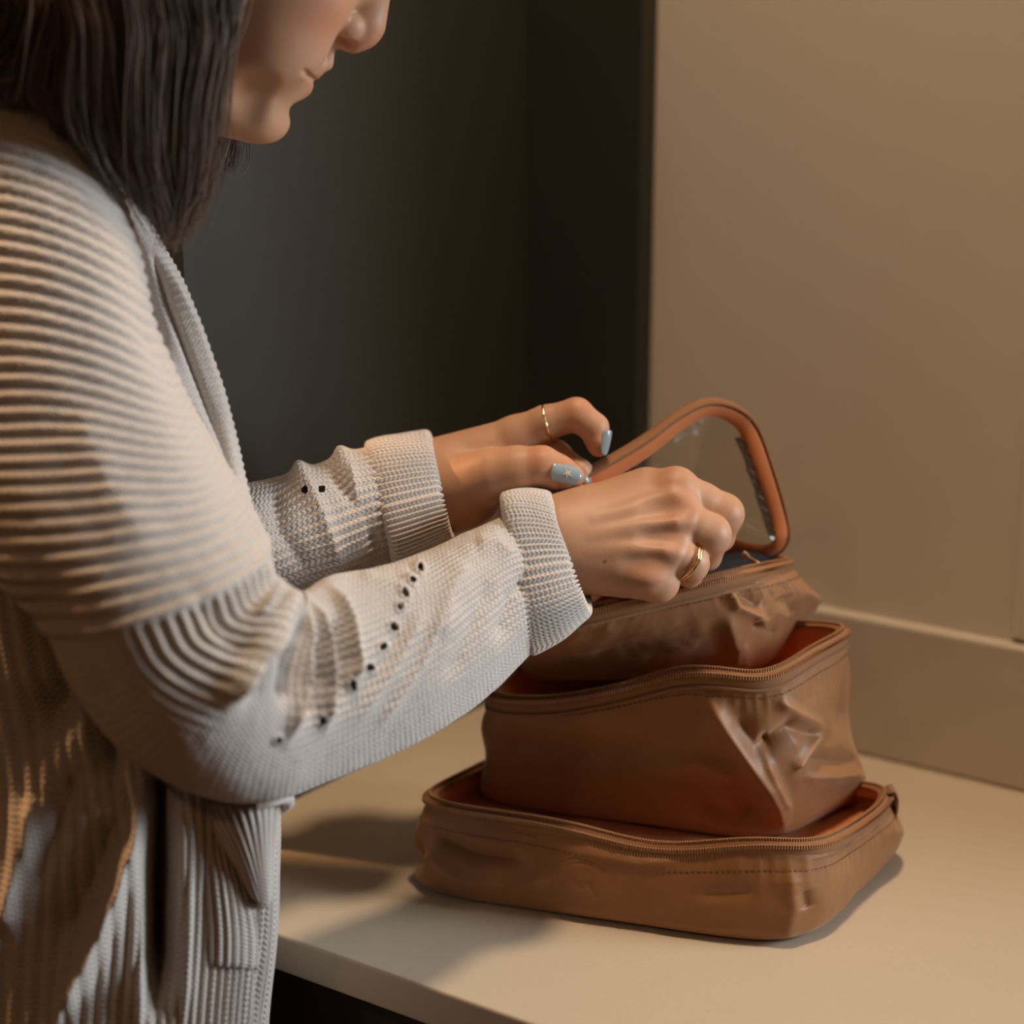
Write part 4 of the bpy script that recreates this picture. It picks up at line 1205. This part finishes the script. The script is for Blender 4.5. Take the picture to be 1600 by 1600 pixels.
# ---------------------------------------------------------------- hair
S = SDF((-160, -560, -300), (700, 330, 300), 7.0)
S.ell(hp(-262, 212), (274, 236, 226), HA, 10)
S.ell(hp(75, 110), (165, 185, 320), HA, 30, 'cut')
for sg in (-1, 1):
    S.rc(hp(-235, 120, sg * 150), (272, 180, sg * 165), 70, 26, 40)
    S.rc((272, 180, sg * 165), (264, 270, sg * 160), 26, 8, 20)
    S.rc(hp(-330, 140, sg * 140), (190, 170, sg * 165), 85, 38, 50)
    S.rc(hp(-420, 170, sg * 90), (60, 40, sg * 150), 90, 50, 50)
S.rc(hp(-440, 150, 0), (0, 40, 0), 110, 70, 60)
V, f = S.mesh()
cap_v, cap_f = HD.w(V), f
GD = [  # hair locks on the near side: pixel paths with depth offset
    [(396, -230, -120), (402, -60, -196), (376, 26, -216), (340, 120, -216), (322, 200, -205), (312, 280, -190), (296, 325, -180)],
    [(360, -260, -120), (352, -40, -215), (338, 60, -228), (320, 150, -226), (312, 230, -212), (296, 310, -200), (268, 365, -190)],
    [(310, -270, -120), (305, -60, -235), (296, 60, -245), (282, 160, -238), (276, 240, -222), (272, 310, -205), (266, 372, -195)],
    [(260, -280, -110), (255, -60, -240), (245, 60, -252), (236, 150, -245), (232, 230, -230), (246, 300, -212), (262, 360, -200)],
    [(200, -280, -100), (200, -60, -240), (192, 60, -252), (186, 140, -245), (190, 210, -235), (210, 270, -220), (246, 330, -205)],
    [(140, -270, -100), (150, -60, -235), (148, 40, -248), (140, 120, -240), (146, 180, -230), (165, 225, -222), (200, 275, -212)],
    [(80, -250, -90), (110, -80, -215), (118, 10, -230), (100, 80, -225), (90, 130, -215), (110, 165, -210), (140, 200, -205)],
    [(40, -240, -80), (85, -60, -200), (96, 10, -215), (80, 60, -215), (40, 98, -208), (-10, 118, -200), (-40, 122, -190)],
    [(0, -220, -60), (50, -60, -180), (62, 10, -195), (44, 55, -195), (0, 88, -190), (-40, 104, -180), (-80, 108, -170)],
    [(-40, -180, -60), (10, -60, -160), (22, 0, -170), (6, 40, -175), (-30, 70, -170), (-70, 86, -160), (-100, 90, -150)]]
def cap_u(fw, z):
    return 212 + 242 * math.sqrt(max(0.02, 1 - ((fw + 262) / 280) ** 2 - (z / 232) ** 2))
def cap_z(fw, up):
    return 232 * math.sqrt(max(0.05, 1 - ((fw + 262) / 280) ** 2 - ((up - 212) / 242) ** 2))
for gi, gd in enumerate(GD):                              # carry every lock up over the head to the parting
    fr_ = -70 - 40 * gi
    sd_ = hp(fr_ * 0.9 - 25, 250); 
    gd[0:1] = [tuple(hp(fr_, cap_u(fr_, 0), -4)), tuple(hp(fr_ - 6, cap_u(fr_, 120), -120)), (sd_[0], sd_[1], -cap_z(fr_ * 0.9 - 25, 250) - 4)]
BK = [[tuple(hp(-280 - abs(z0) * 0.5, 462 - abs(z0) * 0.12, z0 * 0.05)), tuple(hp(-430, cap_u(-430, z0 * 0.75) + 10, z0 * 0.75)), tuple(hp(-535 + abs(z0) * 0.25, 270, z0 * 0.92)), (40 + abs(z0) * 0.15, -240, z0), (-25, -110, z0), (-60, 20, z0), (-72, 90, z0), (-80, 125, z0)] for z0 in (-228, -185, -120, -50, 50, 120, 185, 228)]
def strands(guides, count, jit, rad, seed, zs=1.0):
    r = np.random.default_rng(seed); K = 28
    gs = np.array([catmull(np.array(q_, float), K) for q_ in guides]); n = len(gs)
    parts_v = []; rr = []
    for i in range(count):
        u = r.random() * (n - 1); j = min(int(u), n - 2); w = u - j
        P = gs[j] * (1 - w) + gs[j + 1] * w
        tt = np.linspace(0, 1, K)[:, None]
        P = P + r.normal(0, jit, 3) * (0.3 + tt * 0.8) * np.array([1, 0.4, 1.0]) + r.normal(0, jit * 0.6, 3) * np.sin(tt * (3 + 3 * r.random()) * 2 + r.random() * 6) * tt
        ph = np.floor(u * 3.0) * 1.7                          # neighbouring hairs wave together in locks
        P = P + np.sin(tt * 8.0 + ph)[:, 0:1] * np.array([7.0, 0, 5.0]) * tt + np.array([np.sin(ph * 5) * 7, 0, np.cos(ph * 3) * 8]) * np.clip(tt * 3 - 0.6, 0, 1)
        cut = 0.70 + 0.30 * r.random() ** 0.75
        P = np.stack([np.interp(np.linspace(0, cut, K), np.linspace(0, 1, K), P[:, c]) for c in range(3)], 1)
        P[:, 2] *= zs
        parts_v.append(P); rr.append(rad * (0.6 + 0.8 * r.random()) * np.clip(1.25 - np.linspace(0, 1, K) ** 3 * 1.1, 0.15, 1))
    return np.array(parts_v), np.array(rr)
def strand_mesh(P, R_):
    P = HD.w(P); R_ = R_ * HD.s
    t = unit(np.gradient(P, axis=1))
    n1 = unit(np.cross(t, np.array([0.3, -0.5, 0.8]))); n2 = np.cross(t, n1)
    a = np.array([0, 2.094, 4.189])
    V = P[:, :, None] + R_[:, :, None, None] * (np.cos(a)[None, None, :, None] * n1[:, :, None] + np.sin(a)[None, None, :, None] * n2[:, :, None])
    m, K = P.shape[:2]
    f = grid_faces(K, 3)
    F_ = (f[None] + (K * 3) * np.arange(m)[:, None, None]).reshape(-1, 4)
    return V.reshape(-1, 3), F_
hs = [strand_mesh(*strands(GD, 4200, 8, 1.35, 5)), strand_mesh(*strands(GD, 500, 14, 1.6, 6)), strand_mesh(*strands(GD, 2400, 8, 1.7, 7, -0.92)), strand_mesh(*strands(BK, 3000, 11, 1.9, 10)), strand_mesh(*strands(GD[:3], 90, 22, 1.0, 8)),
      strand_mesh(*strands([[(390, -100, 170), (385, 60, 180), (372, 160, 170), (356, 240, 150), (338, 285, 130)], [(350, -100, 170), (350, 60, 190), (346, 180, 180), (340, 250, 160), (325, 290, 150)]], 160, 8, 1.3, 9))]
v, f = join([(cap_v, cap_f)] + hs)
hair = link('hair', mesh_from('hair', v, f), M['hair'], person)
hair['label'] = 'dark brown shoulder-length hair hanging past the cheek'
for k in range(2):
    v, f = tube(HD.w(catmull(np.array(LASH[k]), 20)), 2.6 * HD.s * np.sin(np.linspace(0.35, math.pi - 0.35, 20)), 6)
    link('eyelashes', mesh_from('eyelashes', v, f), M['hair'], person)
    v, f = tube(HD.w(catmull(np.array(BROW[k]), 20)), 6.5 * HD.s * np.sin(np.linspace(0.5, math.pi - 0.2, 20)), 8)
    link('eyebrow', mesh_from('eyebrow', v, f), M['hair'], person)
